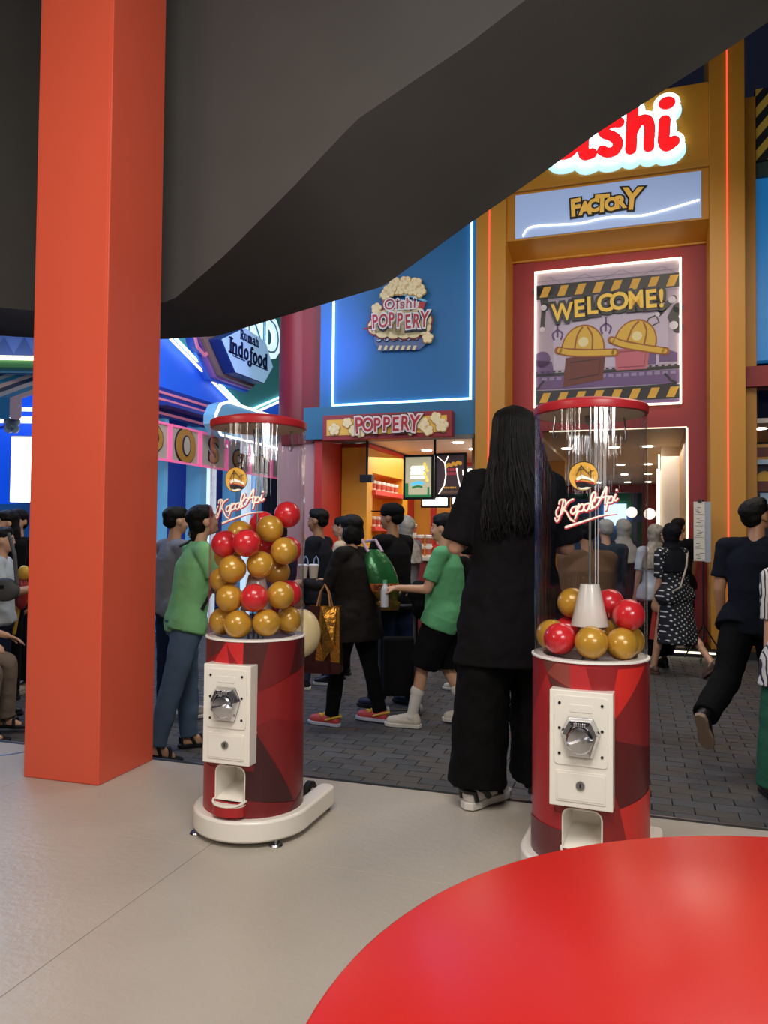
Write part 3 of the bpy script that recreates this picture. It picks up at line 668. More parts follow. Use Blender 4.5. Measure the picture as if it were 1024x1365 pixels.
# glowing red "Oishi"
W_ = .10
def O2(x, y): return FF.hit(x, y, W_)
SC = [[(742, 196), (735, 180), (740, 165), (752, 160), (765, 168), (768, 186), (760, 202), (746, 205)],          # O (cyclic)
      [(782, 160), (779, 180), (778, 200), (780, 208), (789, 206)],                                              # i
      [(826, 165), (815, 166), (805, 172), (806, 179), (818, 184), (824, 192), (820, 202), (810, 205), (803, 202)],   # s
      [(844, 140), (843, 160), (842, 180), (841, 200)], [(843, 178), (851, 164), (862, 162), (866, 172), (865, 190), (865, 197)],   # h
      [(886, 163), (885, 180), (885, 190), (889, 196), (898, 190)]]                                                    # i
WD = [.18, .14, .13, .145, .135, .145]
layers = (('letter_cyan', 'a8dcf0', 1.1, .15, .155, (.0, -.075)), ('letter_white', 'f6fbff', 2.2, .115, .11, (0, 0)), ('letter_red', 'e81c22', .9, 0, .09, (0, 0)))
for li, (nm, hx, em, ext, w0_, d) in enumerate(layers):
    g = G()
    for k, q in enumerate(SC):
        pts = [O2(x, y) for x, y in q]; pts = [(a+d[0], b+d[1]) for a, b in pts]
        g.ribbon(pts, WD[k]+ext, w0_-W_+.07, w0_-W_+.10, None, 5, cyclic=(k == 0))
    dots = [(O2(889, 139), (.10, .08)), (O2(784, 138), (.115, .095))]
    for c, r in dots: g.disc((c[0]+d[0], c[1]+d[1]), (r[0]+ext/2, r[1]+ext/2), w0_-W_+.07, w0_-W_+.10)
    sg.part(('sign_letter_shadow', 'sign_letter_glow', 'sign_lettering')[li], g, M(nm, hx, .4, em=em))
# welcome poster with LED frame
WP = .585
a0, b0 = FF.hit(714, 363, WP); a1, b1 = FF.hit(907, 345, WP); _, b2 = FF.hit(908, 537, WP); b1 = (b0+b1)/2
ps = Thing('welcome_poster', 'square lit poster reading WELCOME! between black and yellow hazard bands', 'poster', FF, ((a0+a1)/2, .64, b2))
g = G(); g.box(a0, a1, .60, .65, b2, b1); ps.part('poster_backing', g, M('poster_lilac', 'b4a4b8', .5, var=.05))
g = G(); t = .014
g.box(a0-t, a0+.010, .565, .60, b2-t, b1+t); g.box(a1-.010, a1+t, .565, .60, b2-t, b1+t); g.box(a0, a1, .565, .60, b2-t, b2+.010); g.box(a0, a1, .565, .60, b1-.010, b1+t)
ps.part('led_frame', g, led_w, bevel=.008)
Wd, Ht = a1-a0, b1-b2
def q(u, v): return (a0 + Wd*u, b2 + Ht*v)      # poster unit square
g = G(); L0 = .597
def lay(k): return L0 - .0016*k, L0 - .0016*(k-1)
for u in (.1, .35, .62, .88):
    g.m(M('poster_grey', '96889c')).ribbon([q(u, .96), q(u+.1, .9), q(u+.25 if u < .8 else .99, .96)], .008, *lay(1), None, 0)
for v_ in (.93, .86, .79): g.m(M('poster_grey', '96889c')).prism([q(0, v_), q(1, v_), q(1, v_+.004), q(0, v_+.004)], *lay(1))
g.m(M('poster_pale', 'c4b6ca')).prism([q(.13, .28), q(.92, .28), q(.92, .70), q(.5, .74), q(.13, .70)], *lay(1))
blk = M('print_black', '1a1416'); hz = M('hazard_yellow', 'd8a432', .45); prp = M('poster_purple', '6c5080')
for v0, dv in ((.80, .105), (.03, .10)):
    g.m(blk).prism([q(0, v0), q(1, v0+.005), q(1, v0+dv), q(0, v0+dv)], *lay(2))
    for k in range(8): u = .03+k*.125; g.m(hz).prism([q(u, v0+.015), q(min(1, u+.055), v0+.015), q(min(1, u+.085), v0+dv-.015), q(min(1, u+.03), v0+dv-.015)], *lay(3))
g.m(prp).prism([q(.25, 0), q(1, 0), q(1, .03), q(.2, .03)], *lay(2)); g.m(prp).prism([q(.0, .14), q(1, .14), q(1, .235), q(0, .235)], *lay(1))
g.m(blk).prism([q(0, .235), q(1, .24), q(1, .262), q(0, .257)], *lay(2))
for k in range(24): g.m(blk).prism([q(k/24, .262), q(k/24+.02, .262), q(k/24+.02, .272), q(k/24, .272)], *lay(2))
for k in range(18): g.m(M('poster_window', '9484a8')).prism([q(.05+k*.052, .205), q(.085+k*.052, .205), q(.085+k*.052, .228), q(.05+k*.052, .228)], *lay(2))
g.m(blk).ribbon([q(.06, .20), q(.03, .16), q(.06, .125), q(.9, .13), q(.93, .165), q(.9, .205)], .03, *lay(3))
# robot arms
for path, wd in (([(1.0, .52), (.95, .60), (1.0, .66)], .13), ([(.955, .73), (.86, .63)], .075), ([(.05, .88), (.07, .74)], .10), ([(.06, .72), (.05, .58)], .06), ([(.0, .86), (.1, .86)], .12), ([(.84, .62), (.79, .60), (.78, .57)], .018), ([(.84, .62), (.86, .57), (.82, .55)], .018)):
    g.m(blk).ribbon([q(max(.01, min(.985, a)), b) for a, b in path], wd*Wd*.55, *lay(2), None, 0)
for c, r in (((.945, .72), .025), ((.955, .54), .03), ((.85, .625), .015), ((.05, .58), .02), ((.06, .74), .022)): g.m(M('poster_light', 'd8d0dc')).disc(q(*c), r*Wd, *lay(4))
for c in ((.16, .55), (.5, .57)):  # purple claws
    for p in ([(0, .06), (0, .02)], [(0, .02), (-.035, -.01), (-.025, -.05)], [(0, .02), (.035, -.01), (.025, -.05)], [(0, .02), (0, -.03)]): g.m(prp).ribbon([q(c[0]+a, c[1]+b) for a, b in p], .014*Wd, *lay(2))
g.m(prp).prism([q(.78, .28), q(.84, .28), q(.84, .42), q(.78, .42)], *lay(2)); g.m(prp).prism([q(.86, .29), q(.98, .29), q(.98, .35), q(.93, .37), q(.86, .34)], *lay(2)); g.m(prp).disc(q(.05, .36), .06*Wd, *lay(2)); g.m(prp).prism([q(0, .24), q(.14, .24), q(.12, .34), q(0, .36)], *lay(2))
# two hard hats left lying on the belt
def hat(cx, cz, sc, tilt):
    def T(a, b): a *= sc; b *= sc; return q(cx + a*cos(tilt)-b*sin(tilt), cz + a*sin(tilt)+b*cos(tilt))
    hy, hd = M('hat_yellow', 'd9ac30', .45), M('hat_line', '9c5a1c', .5)
    dome = [T(.15*cos(radians(a)), .17*sin(radians(a))) for a in range(0, 181, 12)]
    g.m(hd).prism([T(.163*cos(radians(a)), -.012+.195*sin(radians(a))) for a in range(0, 181, 12)], *lay(5)); g.m(hy).prism(dome, *lay(6))
    g.m(hd).ribbon([T(-.18, -.02), T(-.05, -.035), T(.24, -.02)], .062*Wd*sc, *lay(6)); g.m(hy).ribbon([T(-.17, -.02), T(-.05, -.035), T(.23, -.02)], .04*Wd*sc, *lay(7))
    g.m(hd).ribbon([T(-.06, 0), T(-.05, .1), T(-.02, .16)], .012*Wd, *lay(7)); g.m(hd).ribbon([T(.07, 0), T(.06, .1), T(.02, .16)], .012*Wd, *lay(7)); g.m(M('hat_lamp', 'e9d9a0')).disc(T(.0, .05), .038*Wd*sc, *lay(8))
hat(.34, .42, .95, radians(-6)); hat(.70, .44, .9, radians(-16))
g.m(M('crate_brown', '6c3024')).prism([q(.20, .15), q(.48, .19), q(.50, .38), q(.22, .36)], *lay(4)); g.m(M('crate_brown_dark', '3c1a18')).ribbon([q(.24, .20), q(.45, .23), q(.465, .34), q(.255, .325)], .008*Wd, *lay(5), None, 0)
g.m(M('crate_pink', 'c06474')).prism([q(.57, .25), q(.78, .25), q(.80, .40), q(.56, .40)], *lay(4)); g.m(M('crate_pink_dark', '8c3c4c')).ribbon([q(.59, .27), q(.76, .27), q(.775, .38), q(.58, .38)], .008*Wd, *lay(5), None, 0)
ps.part('printed_picture', g, None)
g = G(); rt_ = .0
for lyr, mt, off, wv in ((0, blk, .042, .560), (1, M('welcome_yellow', 'e8bc44', .45, em=.12), .004, .550)):
    for k, ch in enumerate('WELCOME!'):
        u = (.195, .315, .405, .495, .592, .705, .805, .875)[k]; v_ = .685 + .020*sin(k*.5) + .045*k/7; g.m(mt).text(ch, (q(u, 0)[0], q(0, v_)[1]), .30, wv, wv+.012, off=off+.004, sx=.88 if ch in 'WM' else 1.0, rot=.03, squash=1.08)
ps.part('welcome_lettering', g, None)

# entrance interior: stepped portals, glowing ceiling, downlights
zc = zd + .02; depth = 5.2
iw = Thing('entrance_hall', 'bright cream ceiling of the entrance hall with rows of downlights', fr=FF, o=(xd0, 1, zd), kind='structure')
g = G(); g.box(xd0-.9, xd1+.3, .8, 12.6, zc, zc+.1); iw.part('hall_ceiling', g, M('hall_ceiling', 'd8cdbd', .6))
g = G(); g.box(xd1-.02, xd1+.12, .8, 12.6, STREET+.1, zc); iw.part('hall_side_wall', g, yel)
g = G(); g.box(xd0-1.0, xd0-.85, .8, 12.6, STREET+.1, zc+.1); iw.part('hall_inner_wall', g, M('hall_cream', 'cfc2ae', .6))
g = G(); g.box(xd0-1, xd1+.2, .8, 15, STREET, STREET+.11); iw.part('hall_floor', g, M('hall_floor', '4a4846', .5))
for k, wv in enumerate((3.2, 6.0, 9.0)):
    g = G(); g.box(xd1-.30-.0*k, xd1-.02, wv, wv+.1, STREET+.1, zc); iw.part('portal_rib', g, whitep if k < 2 else red_wall)
for k, wv in enumerate((.66, 3.18, 5.98)):
    x = xd1 - (0 if k == 0 else .31); g = G(); g.box(x-.03, x-.008, wv-.012, wv+.014, STREET+.4, zc-.12 if k else zd-.02); o = iw.part('led_edge', g, led_w)
g = G(); g.box(xd0+.1, xd1-.02, .66, .70, zd-.012, zd-.002); iw.part('led_lintel', g, M('led_soft', 'ffeecb', .4, em=1.5))
for wv in (3.0, 6.2, 8.7, 11.4):
    for x in (xd0+.1, xd0+.85, xd1-.5):
        if wv > 2 and x > xd1 - .5: x -= .12
        g = G(); g.lathe([(.075, 0), (.08, .006), (.0, .006)], (x, wv, zc-.012 if True else 0), 20);
        iw.part('downlight', g, lampm)
area('hall_lamp', FF.W((xd0+xd1)/2, 6, zc-.15), FF.W((xd0+xd1)/2, 6, 0), 1.4, 110, (1, .93, .82), 9)
# far end of the hall: red portal, green shop beyond, round lamp
bk = Thing('wall_back', 'far end of the entrance hall with a red arch and green and yellow shop wall', fr=FF, o=(xd0, 6, 0), kind='structure')
g = G(); g.box(xd1-.65, xd1+.1, 12.5, 12.65, STREET, zc+.1); g.box(xd0-1, xd1-.65, 12.5, 12.65, zc-.22, zc+.1); bk.part('red_arch', g, red_wall)
g = G(); g.box(xd0-1.4, xd1+.5, 14.4, 14.5, STREET, 4); bk.part('green_wall', g, M('green_wall', '2e8a54', .5))
g = G(); g.box(xd0-1.4, xd1+.5, 14.3, 14.39, 1.62, 1.78); g.box(xd0-1.4, xd0+.5, 14.3, 14.39, STREET, 2.3); g.box(xd0+.95, xd0+1.05, 14.3, 14.39, STREET, 3.2); bk.part('blue_rails', g, M('rail_blue', '4c80b8', .4))
g = G(); g.box(xd0+1.3, xd0+2.1, 14.3, 14.39, .2, 1.5); bk.part('yellow_board', g, M('board_yellow', 'e0c030', .5, em=.3))
g = G(); g.box(xd0+.1, xd0+.75, 14.2, 14.28, 1.5, 2.15); bk.part('lit_screen', g, M('screen_blue_white', 'c4dcf6', .4, em=2))
for px, py, w_, lab in ((866, 685, 9.6, 'round white glowing globe lamp seen beside the clear tube'), (842, 683, 10.2, 'round white glowing globe lamp seen through the clear tube')):
    s0, z0 = FF.hit(px, py, w_); lt = Thing('globe_lamp', lab, 'lamp', FF, (s0, w_, z0), group='globe lamps in the entrance hall')
    g = G(); g.ball((s0, w_, z0), .135, 20, 14); lt.part('globe', g, M('globe_glow', 'fff2e4', .4, em=1.5), smooth=True)
    g = G(); g.cyl((s0, w_, z0+.13), (s0, w_, zc), .008, seg=8); lt.part('hanging_rod', g, dark_metal)

# menu stand in front of the red wall
s0, z0 = FF.hit(941, 860, .12); sm = Thing('menu_stand', 'white menu board clipped to a black tripod stand by the entrance', 'stand', FF, (s0, -.25, STREET))
wv = -.25; s0, zt_ = FF.hit(935, 669, wv); _, zb_ = FF.hit(935, 748, wv); z00 = STREET
g = G(); g.cyl((s0+.02, wv, z00+.25), (s0+.02, wv, zt_+.02), .012, seg=10); sm.part('pole', g, dark_metal)
for k in range(3):
    a = radians(20+120*k); g = G(); g.cyl((s0+.02, wv, z00+.42), (s0+.02+.26*cos(a), wv+.26*sin(a), z00+.012), .009, seg=8); sm.part('leg', g, dark_metal)
g = G(); g.box(s0-.085, s0+.035, wv-.03, wv-.012, zb_, zt_); bd = sm.part('menu_sheet', g, M('paper_white', 'd4cec2', .6))
g = G(); g.box(s0+.037, s0+.10, wv-.02, wv-.005, zb_-.01, zt_); sm.part('second_sheet', g, M('paper_grey', '9aa2ac', .5))
g = G(); g.box(s0-.04, s0+.0, wv-.04, wv-.01, zt_-.01, zt_+.03); sm.part('clip', g, dark_metal)
g = G()
for k in range(5):
    zz = zt_-.05-k*(zt_-zb_)/5.2
    g.box(s0-.075, s0+.025, wv-.0325, wv-.030, zz-.10, zz-.096)
    for j in range(4):
        a = s0-.07+random.random()*.05; g.box(a, a+.03+random.random()*.02, wv-.0325, wv-.030, zz-.02-j*.02, zz-.014-j*.02)
sm.part('printed_lines', g, M('ink', '54504c'), bd)

# kiosk at the far side of the tall column
kx = fs(1008, .4, 300)
kw = Thing('wall_side_kiosk', 'blue-lit kiosk wall beyond the yellow columns', fr=FF, o=(kx, .9, 0), kind='structure')
g = G(); g.box(kx-.2, kx+2.6, .62, .8, fz(1015, 480, .6), fz(1015, 237, .6)); kw.part('blue_panel', g, M('lit_blue', '2a8ad8', .4, em=.25))
g = G(); g.box(kx-.2, kx+2.6, .55, .8, fz(1015, 237, .6), fz(1015, 214, .6)); kw.part('grey_green_band', g, M('grey_green', '3c5450', .5))
g = G(); g.box(kx-.2, kx+2.6, .7, .85, STREET, fz(1015, 585, .7)-1.1); g.box(kx-.2, kx+2.6, 2.9, 3.0, STREET, 4); kw.part('dark_back', g, navy)
g = G(); g.box(kx-.3, kx+2.6, .75, 3.0, fz(1012, 566, .9), fz(1012, 566, .9)+.06); kw.part('kiosk_ceiling', g, whitep)
g = G(); g.box(kx-.22, kx+2.6, .30, .62, fz(1005, 515, .3), fz(1005, 488, .3)); kw.part('red_beam', g, red_wall)
z0 = fz(1012, 574, 1.0); s0 = fs(1013, 1.3, 574); g = G(); g.lathe([(.085, 0), (.0, .004)], (s0, 1.3, fz(1012, 566, .9)-.006), 20); kw.part('downlight', g, lampm)
hs = Thing('hazard_panel', 'black and yellow striped panel high on the kiosk beyond the columns', 'sign', FF, (kx+.4, .5, fz(1015, 214, .5)))
z0, z1_ = fz(1015, 214, .5), fz(1015, 118, .5)
g = G(); g.box(kx+.005, kx+1.7, .50, .60, z0, z1_); hs.part('panel_board', g, M('panel_black', '20242c', .5))
g = G()
for k in range(-2, 8):
    a = z0+k*.27; P4 = [(kx+.012, a), (kx+1.69, a+1.9), (kx+1.69, a+2.03), (kx+.012, a+.13)]
    q4 = []
    for (s1, zz) in P4: q4.append((s1, zz))
    # clip to the board
    out = q4
    for lim, sgn in ((z0+.005, 1), (z1_-.005, -1)):
        nw = []
        for j in range(len(out)):
            p1, p2 = out[j], out[(j+1) % len(out)]; d1, d2 = (p1[1]-lim)*sgn, (p2[1]-lim)*sgn
            if d1 >= 0: nw.append(p1)
            if d1*d2 < 0: t = d1/(d1-d2); nw.append((p1[0]+(p2[0]-p1[0])*t, p1[1]+(p2[1]-p1[1])*t))
        out = nw
        if not out: break
    if len(out) > 2: g.prism(out, .485, .499)
hs.part('yellow_stripes', g, M('hazard_yellow_lit', 'e4c050', .45), kind='stuff')
s0, z0 = FF.hit(1018, 645, .9)
kp = Thing('kiosk_poster', 'small poster with a yellow hard hat inside the kiosk behind the dark-haired man', 'poster', FF, (s0, .85, z0-.3))
g = G(); g.box(s0-.12, s0+.5, .84, .88, z0-.3, z0+.22); kp.part('poster_board', g, M('poster_board_dark', '1c2040', .5))
g = G(); g.m(hz).prism([(s0+.1*cos(radians(a)), z0+.03+.13*sin(radians(a))) for a in range(0, 181, 15)], .825, .838); g.m(M('crate_brown', '6c3024')).box(s0-.08, s0+.1, .825, .838, z0-.1, z0+.03); g.m(M('pale_blue', 'a4c4e4')).box(s0-.05, s0+.12, .825, .838, z0-.26, z0-.12); kp.part('printed_picture', g)
s1, z1_ = FF.hit(1015, 603, .9)
kn = Thing('kiosk_sign', 'small framed sign above a pale blue shelf in the side kiosk', 'sign', FF, (s1, .9, z1_))
g = G(); g.box(s1-.12, s1+.5, .86, .9, z1_-.1, z1_+.10); kn.part('sign_frame', g, M('letter_gold2', 'c4903c')); g = G(); g.box(s1-.07, s1+.45, .85, .861, z1_-.06, z1_+.06); kn.part('sign_face', g, M('maroon', '5a2420')); g = G(); g.box(s1-.2, s1+1, .7, .95, z1_-.17, z1_-.11); kn.part('pale_shelf', g, M('pale_blue', 'a4c4e4'))

# ------------------------------------------------------------------ blue popcorn wall, sign board, shop interior
zband, zs0 = fz(615, 535, .2), fz(615, 580, .2)
bx0, bx1 = fs(427, .2, 500), fs(634, .05, 400)
g = G(); g.box(bx0, bx1+.02, .20, .40, zband, 7.0)
bw = fsolo('wall_upper_blue', g, 'blue wall panel above the popcorn kiosk', None, blue_wall, kind='structure')
g = G(); g.box(fs(404, .1, 570), bx1+.02, .12, .6, zs0, zband); fsolo('trim_teal_band', g, 'teal fascia band behind the popcorn sign board', None, teal, kind='structure')
na, nb = FF.hit(443, 541, .17); nc, nd = FF.hit(627, 530, .17); ne = 6.3; nb = (nb+nd)/2
nf = Thing('neon_frame', 'glowing cyan-white neon rectangle on the blue wall', 'neon light', FF, ((na+nc)/2, .2, nb))
g = G(); t = .012; g.box(na-t, na+t, .165, .20, nb-t, ne+t); g.box(nc-t, nc+t, .165, .20, nb-t, ne+t); g.box(na+t, nc-t, .165, .20, nb-t, nb+t); g.box(na+t, nc-t, .165, .20, ne-t, ne+t); nf.part('neon_tube', g, led_c)
def L2(x, y, w=.16): return FF.hit(x, y, w)
def popcorn(g, c, r, w, seed=0, d=0):
    random.seed(seed); a0 = random.random()*6; cr, bd = M('popcorn_cream', 'f2dcae', .5, em=.06), M('popcorn_shade', 'c79a54', .5)
    pts = [(c[0]+r*.55*cos(a0+k*2*pi/5), c[1]+r*.55*sin(a0+k*2*pi/5)) for k in range(5)]
    for p in pts: g.m(bd).disc(p, r*.58, w-.012-d, w-d, seg=14)
    for p in pts: g.m(cr).disc((p[0], p[1]+r*.05), r*.46, w-.02-d, w-.0125-d, seg=14)
    g.m(cr).disc(c, r*.4, w-.021-d, w-.0125-d)
lg = Thing('popcorn_logo', 'popcorn bucket emblem reading Oishi Poppery mounted on the blue wall', 'sign', FF, (*[L2(537, 465)[0]], .19, L2(537, 466)[1]))
g = G(); rdw, wht, slate = M('print_red', 'b5262c'), M('print_white', 'eceaf0', .4), M('slate_blue', '5a6c98', .5)
sh = [L2(*p) for p in ((499, 446), (566, 446), (572, 455), (560, 466), (508, 468), (500, 458))]; g.m(slate).prism(sh, .15, .19); lg.part('emblem_base', g)
g = G(); g.m(M('popcorn_shade', 'c79a54'))
bk_ = [(509, 397), (568, 403), (560, 425), (513, 425)]
n = 7
for k in range(n):
    t0, t1 = k/n, (k+1)/n; f4 = lambda t, a, b: (a[0]+(b[0]-a[0])*t, a[1]+(b[1]-a[1])*t)
    P4 = [f4(t0, bk_[0], bk_[1]), f4(t1, bk_[0], bk_[1]), f4(t1, bk_[3], bk_[2]), f4(t0, bk_[3], bk_[2])]; g.m(rdw if k % 2 == 0 else wht).prism([L2(*p, .15) for p in P4], .14, .155)
g.m(M('sky_blue_line', '7cc4e8')).ribbon([L2(508, 397), L2(538, 393), L2(568, 402)], .03, .13, .14)
lg.part('bucket', g)
g = G()
for k, (x, y) in enumerate(((528, 380), (541, 378), (555, 380), (521, 388), (533, 386), (547, 386), (560, 389), (515, 394), (503, 412), (571, 451))): popcorn(g, L2(x, y), .092 if k < 7 else .075, .14-.0*k, k, d=.003*(k % 4))
lg.part('popcorn_pieces', g, kind='stuff')
g = G(); cl = M('cloud_cream', 'ecd7a6', .5)
for x, y, r in ((502, 436, .11), (512, 440, .12), (526, 441, .12), (540, 441, .12), (553, 440, .12), (565, 437, .11), (505, 424, .1), (520, 420, .09), (540, 418, .09), (558, 421, .1), (568, 428, .09), (535, 430, .2), (515, 430, .17), (555, 431, .17)): g.m(cl).disc(L2(x, y), r, .115, .128)
for x, y, r in ((502, 436, .13), (512, 440, .14), (526, 441, .14), (540, 441, .14), (553, 440, .14), (565, 437, .13), (505, 424, .12), (568, 428, .11)): g.m(M('print_maroon', '8c2a24')).disc(L2(x, y), r, .1281, .134)
g.m(M('print_maroon', '8c2a24')).prism([L2(484, 440), L2(500, 433), L2(502, 440)], .115, .13)
lg.part('cream_cloud', g)
c0 = L2(536, 430); g = G(); c1 = L2(535, 407)
for mt, off, wv, dz in ((blk, .036, .108, -.02), (wht, .024, .10, 0), (rdw, .004, .092, 0)):
    for k, ch in enumerate('POPPERY'):
        x, y = 502+k*10.9, (431, 430, 428, 429, 431, 430, 428)[k]; p = L2(x, y); g.m(mt).text(ch, (p[0], p[1]+dz), .235 if ch != 'Y' else .27, wv, wv+.008, off=off, sx=.72, rot=(.06, -.05, .04, -.03, .05, -.08, -.05)[k], squash=1.15)
for mt, off, wv in ((wht, .02, .102), (rdw, .0, .094)):
    g.m(mt).text('Oishi', (c1[0], c1[1]), .21, wv, wv+.008, off=off, sp=1.1, rot=-.02, sx=.95)
lg.part('poppery_lettering', g)
g = G()
for k in range(6): c = L2(506+k*9.8, 452.5-.4*k); g.m(navy).disc(c, .045, .138, .149); g.m(M('pale_blue', 'a4c4e4')).disc(c, .034, .132, .1381); a = k*.9; g.m(navy).ribbon([(c[0]-.025*cos(a), c[1]-.025*sin(a)), (c[0]+.025*cos(a), c[1]+.025*sin(a))], .012, .128, .1319, None, 0)
for k in range(7): p = L2(507+k*7.6, 464); g.m(cl).prism([(p[0]-.03, p[1]-.03), (p[0]+.012, p[1]-.03), (p[0]+.036, p[1]+.03), (p[0]-.006, p[1]+.03)], .14, .149)
lg.part('knob_row', g)
# sign board
sa, za = FF.hit(430, 588, -.05); sb, zb2 = FF.hit(602, 581, -.05); _, zt2 = FF.hit(602, 546.5, -.05); za = (za+zb2)/2
sbd = Thing('sign_board', 'long red-framed popcorn sign board reading POPPERY over the kiosk', 'sign', FF, ((sa+sb)/2, .0, za))
g = G(); g.box(sa, sb, -.05, .12, za, zt2); sbd.part('board_frame', g, M('frame_red', '96282c', .45), bevel=.006)
m_ = .065; g = G(); g.box(sa+m_, sb-m_, -.058, -.05, za+m_, zt2-m_); sbd.part('board_face', g, M('face_yellow', 'dfae48', .5, em=.12))
g = G(); H2 = zt2-za
for k, (u, v_, r) in enumerate(((.10, .42, .085), (.205, .66, .07), (.26, .34, .075), (.31, .26, .07), (.73, .55, .09), (.79, .5, .09), (.885, .72, .075), (.93, .42, .09), (.83, .25, .07), (.70, .3, .075))): popcorn(g, (sa+(sb-sa)*u, za+H2*v_), r, -.058, k+20, d=.002*(k % 3))
sbd.part('popcorn_pieces', g, kind='stuff')
g = G()
for mt, off, wv in ((blk, .038, -.10), (M('print_pinkwhite', 'efd6d2'), .028, -.108), (rdw, .004, -.116)):
    for k, ch in enumerate('POPPERY'):
        u = .305 + k*.071; g.m(mt).text(ch, (sa+(sb-sa)*u, za+H2*(.50+.02*(k % 2))), .30 if k in (0, 6) else .255, wv, wv+.008, off=off, sx=.78, rot=(.08, 0, .03, -.03, 0, -.04, -.1)[k], squash=1.05)
sbd.part('poppery_lettering', g)
# shop interior
fz0 = STREET; ix0, ix1 = fs(440, .5, 650), fs(655, .65, 640); zci = zs0 + .04
si = Thing('kiosk_room', 'bright popcorn kiosk room with white ceiling and yellow back wall', fr=FF, o=(ix0, 1, 0), kind='structure')
g = G(); g.box(ix0-.1, ix1+.6, .3, 5.0, zci, zci+.08); si.part('kiosk_ceiling', g, M('kiosk_ceiling', 'd6cdc6', .6))
g = G(); g.box(ix0-.3, ix1+.6, 4.6, 4.7, fz0, zci); si.part('back_wall', g, M('back_yellow', 'd79a34', .5))
g = G(); g.box(ix0-.12, ix0, .2, 4.6, fz0, zci); si.part('side_wall', g, M('side_red', 'c4302c', .5))
g = G(); s1 = fs(503, 3.6, 650); g.box(s1, s1+.45, 3.3, 4.5, fz0, zci); si.part('red_pier', g, M('side_red', 'c4302c', .5))
g = G(); s1 = fs(577, 4.55, 690); g.box(s1-.04, s1+.06, 4.54, 4.6, fz0, zci); s1 = fs(612, 4.55, 690); g.box(s1-.04, s1+.5, 4.54, 4.6, fz0, zci); si.part('red_strips', g, M('side_red', 'c4302c', .5))
g = G(); g.box(fs(366, .3, 550), ix0-.10, .45, .6, fz0, zs0+.02); si.part('pink_pier', g, M('pale_pink_wall', 'cfa0a0', .5))
for px, py, wv in ((481, 592, 1.2), (512, 603, 2.6), (548, 613, 3.6), (569, 598, 2.2), (611, 586, 1.3), (632, 596, 2.2)):
    s1 = fs(px, wv, py); g = G(); g.lathe([(.075, 0), (.08, .006), (.0, .006)], (s1, wv, zci-.012), 20); si.part('downlight', g, lampm)
area('kiosk_lamp', FF.W((ix0+ix1)/2, 2.2, zci-.12), FF.W((ix0+ix1)/2, 2.4, 0), 2.0, 60, (1, .93, .85), 2.4)
# yellow cabinet with shelves
ca, cb = ix0+.01, ix0+.42; cz0, cz1 = fz0+.1, zci-.02
cab = Thing('shelf_unit', 'yellow shelf cabinet with red shelves holding popcorn tubs', 'shelf', FF, (ca, 1.5, fz0))
w0_, w1_ = .93, 3.0; so1 = fz(470, 635, 1.8); so0 = fz(470, 680, 1.8)-.6
g = G(); g.box(ca, cb, w0_, 1.18, cz0, cz1); g.box(ca, cb, w1_-.3, w1_, cz0, cz1); g.box(ca, cb, 1.15, w1_-.3, so1, cz1); g.box(ca, ca+.05, 1.15, w1_-.3, cz0, so1); g.box(ca, cb, 1.15, w1_-.3, cz0, .55); cab.part('cabinet_body', g, M('cab_yellow', 'e0a234', .45))
g = G(); g.box(ca-.0, cb+.03, w0_, w1_+.02, cz1-.06, cz1); cab.part('red_cornice', g, M('side_red', 'c4302c', .5))
shz = []
for py in (657, 702):
    zz = fz(470, py, 1.9); shz.append(zz); g = G(); g.box(ca+.05, cb+.06, 1.16, w1_-.31, zz-.07, zz); cab.part('shelf', g, M('shelf_red', 'd8483c', .45))
tubm = M('tub_cream', 'e6dccb', .5); tubl = M('tub_lid', 'f0ebe2', .35); tubp = M('tub_print', 'b85840', .5)
src_tub = None
def tub(x, y, z, lab, grp, h=.16):
    global src_tub
    if src_tub is None:
        g = G(); g.lathe([(.042, 0), (.052, .14), (.0, .14)], seg=20); o = mk('popcorn_tub', g, tubm, smooth=True)
        g = G(); g.lathe([(.0435, .03), (.0505, .11), (.0515, .11), (.0445, .03)], seg=20, closed=True); c = mk('printed_band', g, tubp, smooth=True); c.parent = o
        g = G(); g.lathe([(.055, .138), (.055, .150), (.04, .155), (0, .155)], seg=20); c = mk('lid', g, tubl, smooth=True); c.parent = o; src_tub = o
    else:
        o = src_tub.copy(); COL.objects.link(o)
        for ch in src_tub.children: c = ch.copy(); COL.objects.link(c); c.parent = o
    o.location = FF.W(x, y, z); o['label'] = lab; o['category'] = 'tub'; o['group'] = grp
for r_, zz in enumerate([shz[0], shz[1]]):
    for k in range(6): tub(cb-.04, 1.32+k*.22, zz, 'lidded popcorn tub on the %s red cabinet shelf, %s from the street' % (('upper', 'lower')[r_], ('first', 'second', 'third', 'fourth', 'fifth', 'sixth')[k]), 'popcorn tubs on the %s cabinet shelf' % ('upper', 'lower')[r_])
# counter + stacked tubs
co = Thing('counter', 'cream-topped kiosk serving counter behind the queue', 'counter', FF, ((ix0+ix1)/2, .55, fz0))
g = G(); g.box(ix0+.02, bx1-.04, .42, .85, fz0+.1, .80); co.part('counter_body', g, M('counter_red', '8a2a28', .5)); g = G(); g.box(ix0+.02, bx1-.03, .38, .9, .80, .85); co.part('counter_top', g, M('counter_cream', 'd8c8ae', .4), bevel=.005)
for k, px in enumerate((551, 561, 572)):
    s1 = fs(px, .6, 720); n = (3, 2, 2)[k]
    for j in range(n): tub(s1, .6, .851+.1555*j, 'lidded popcorn tub, %s of the %s counter stack behind the capped man' % (('bottom', 'second' if k == 0 else 'top', 'top')[j], ('three-high', 'middle two-high', 'far two-high')[k]), 'popcorn tubs stacked on the counter')
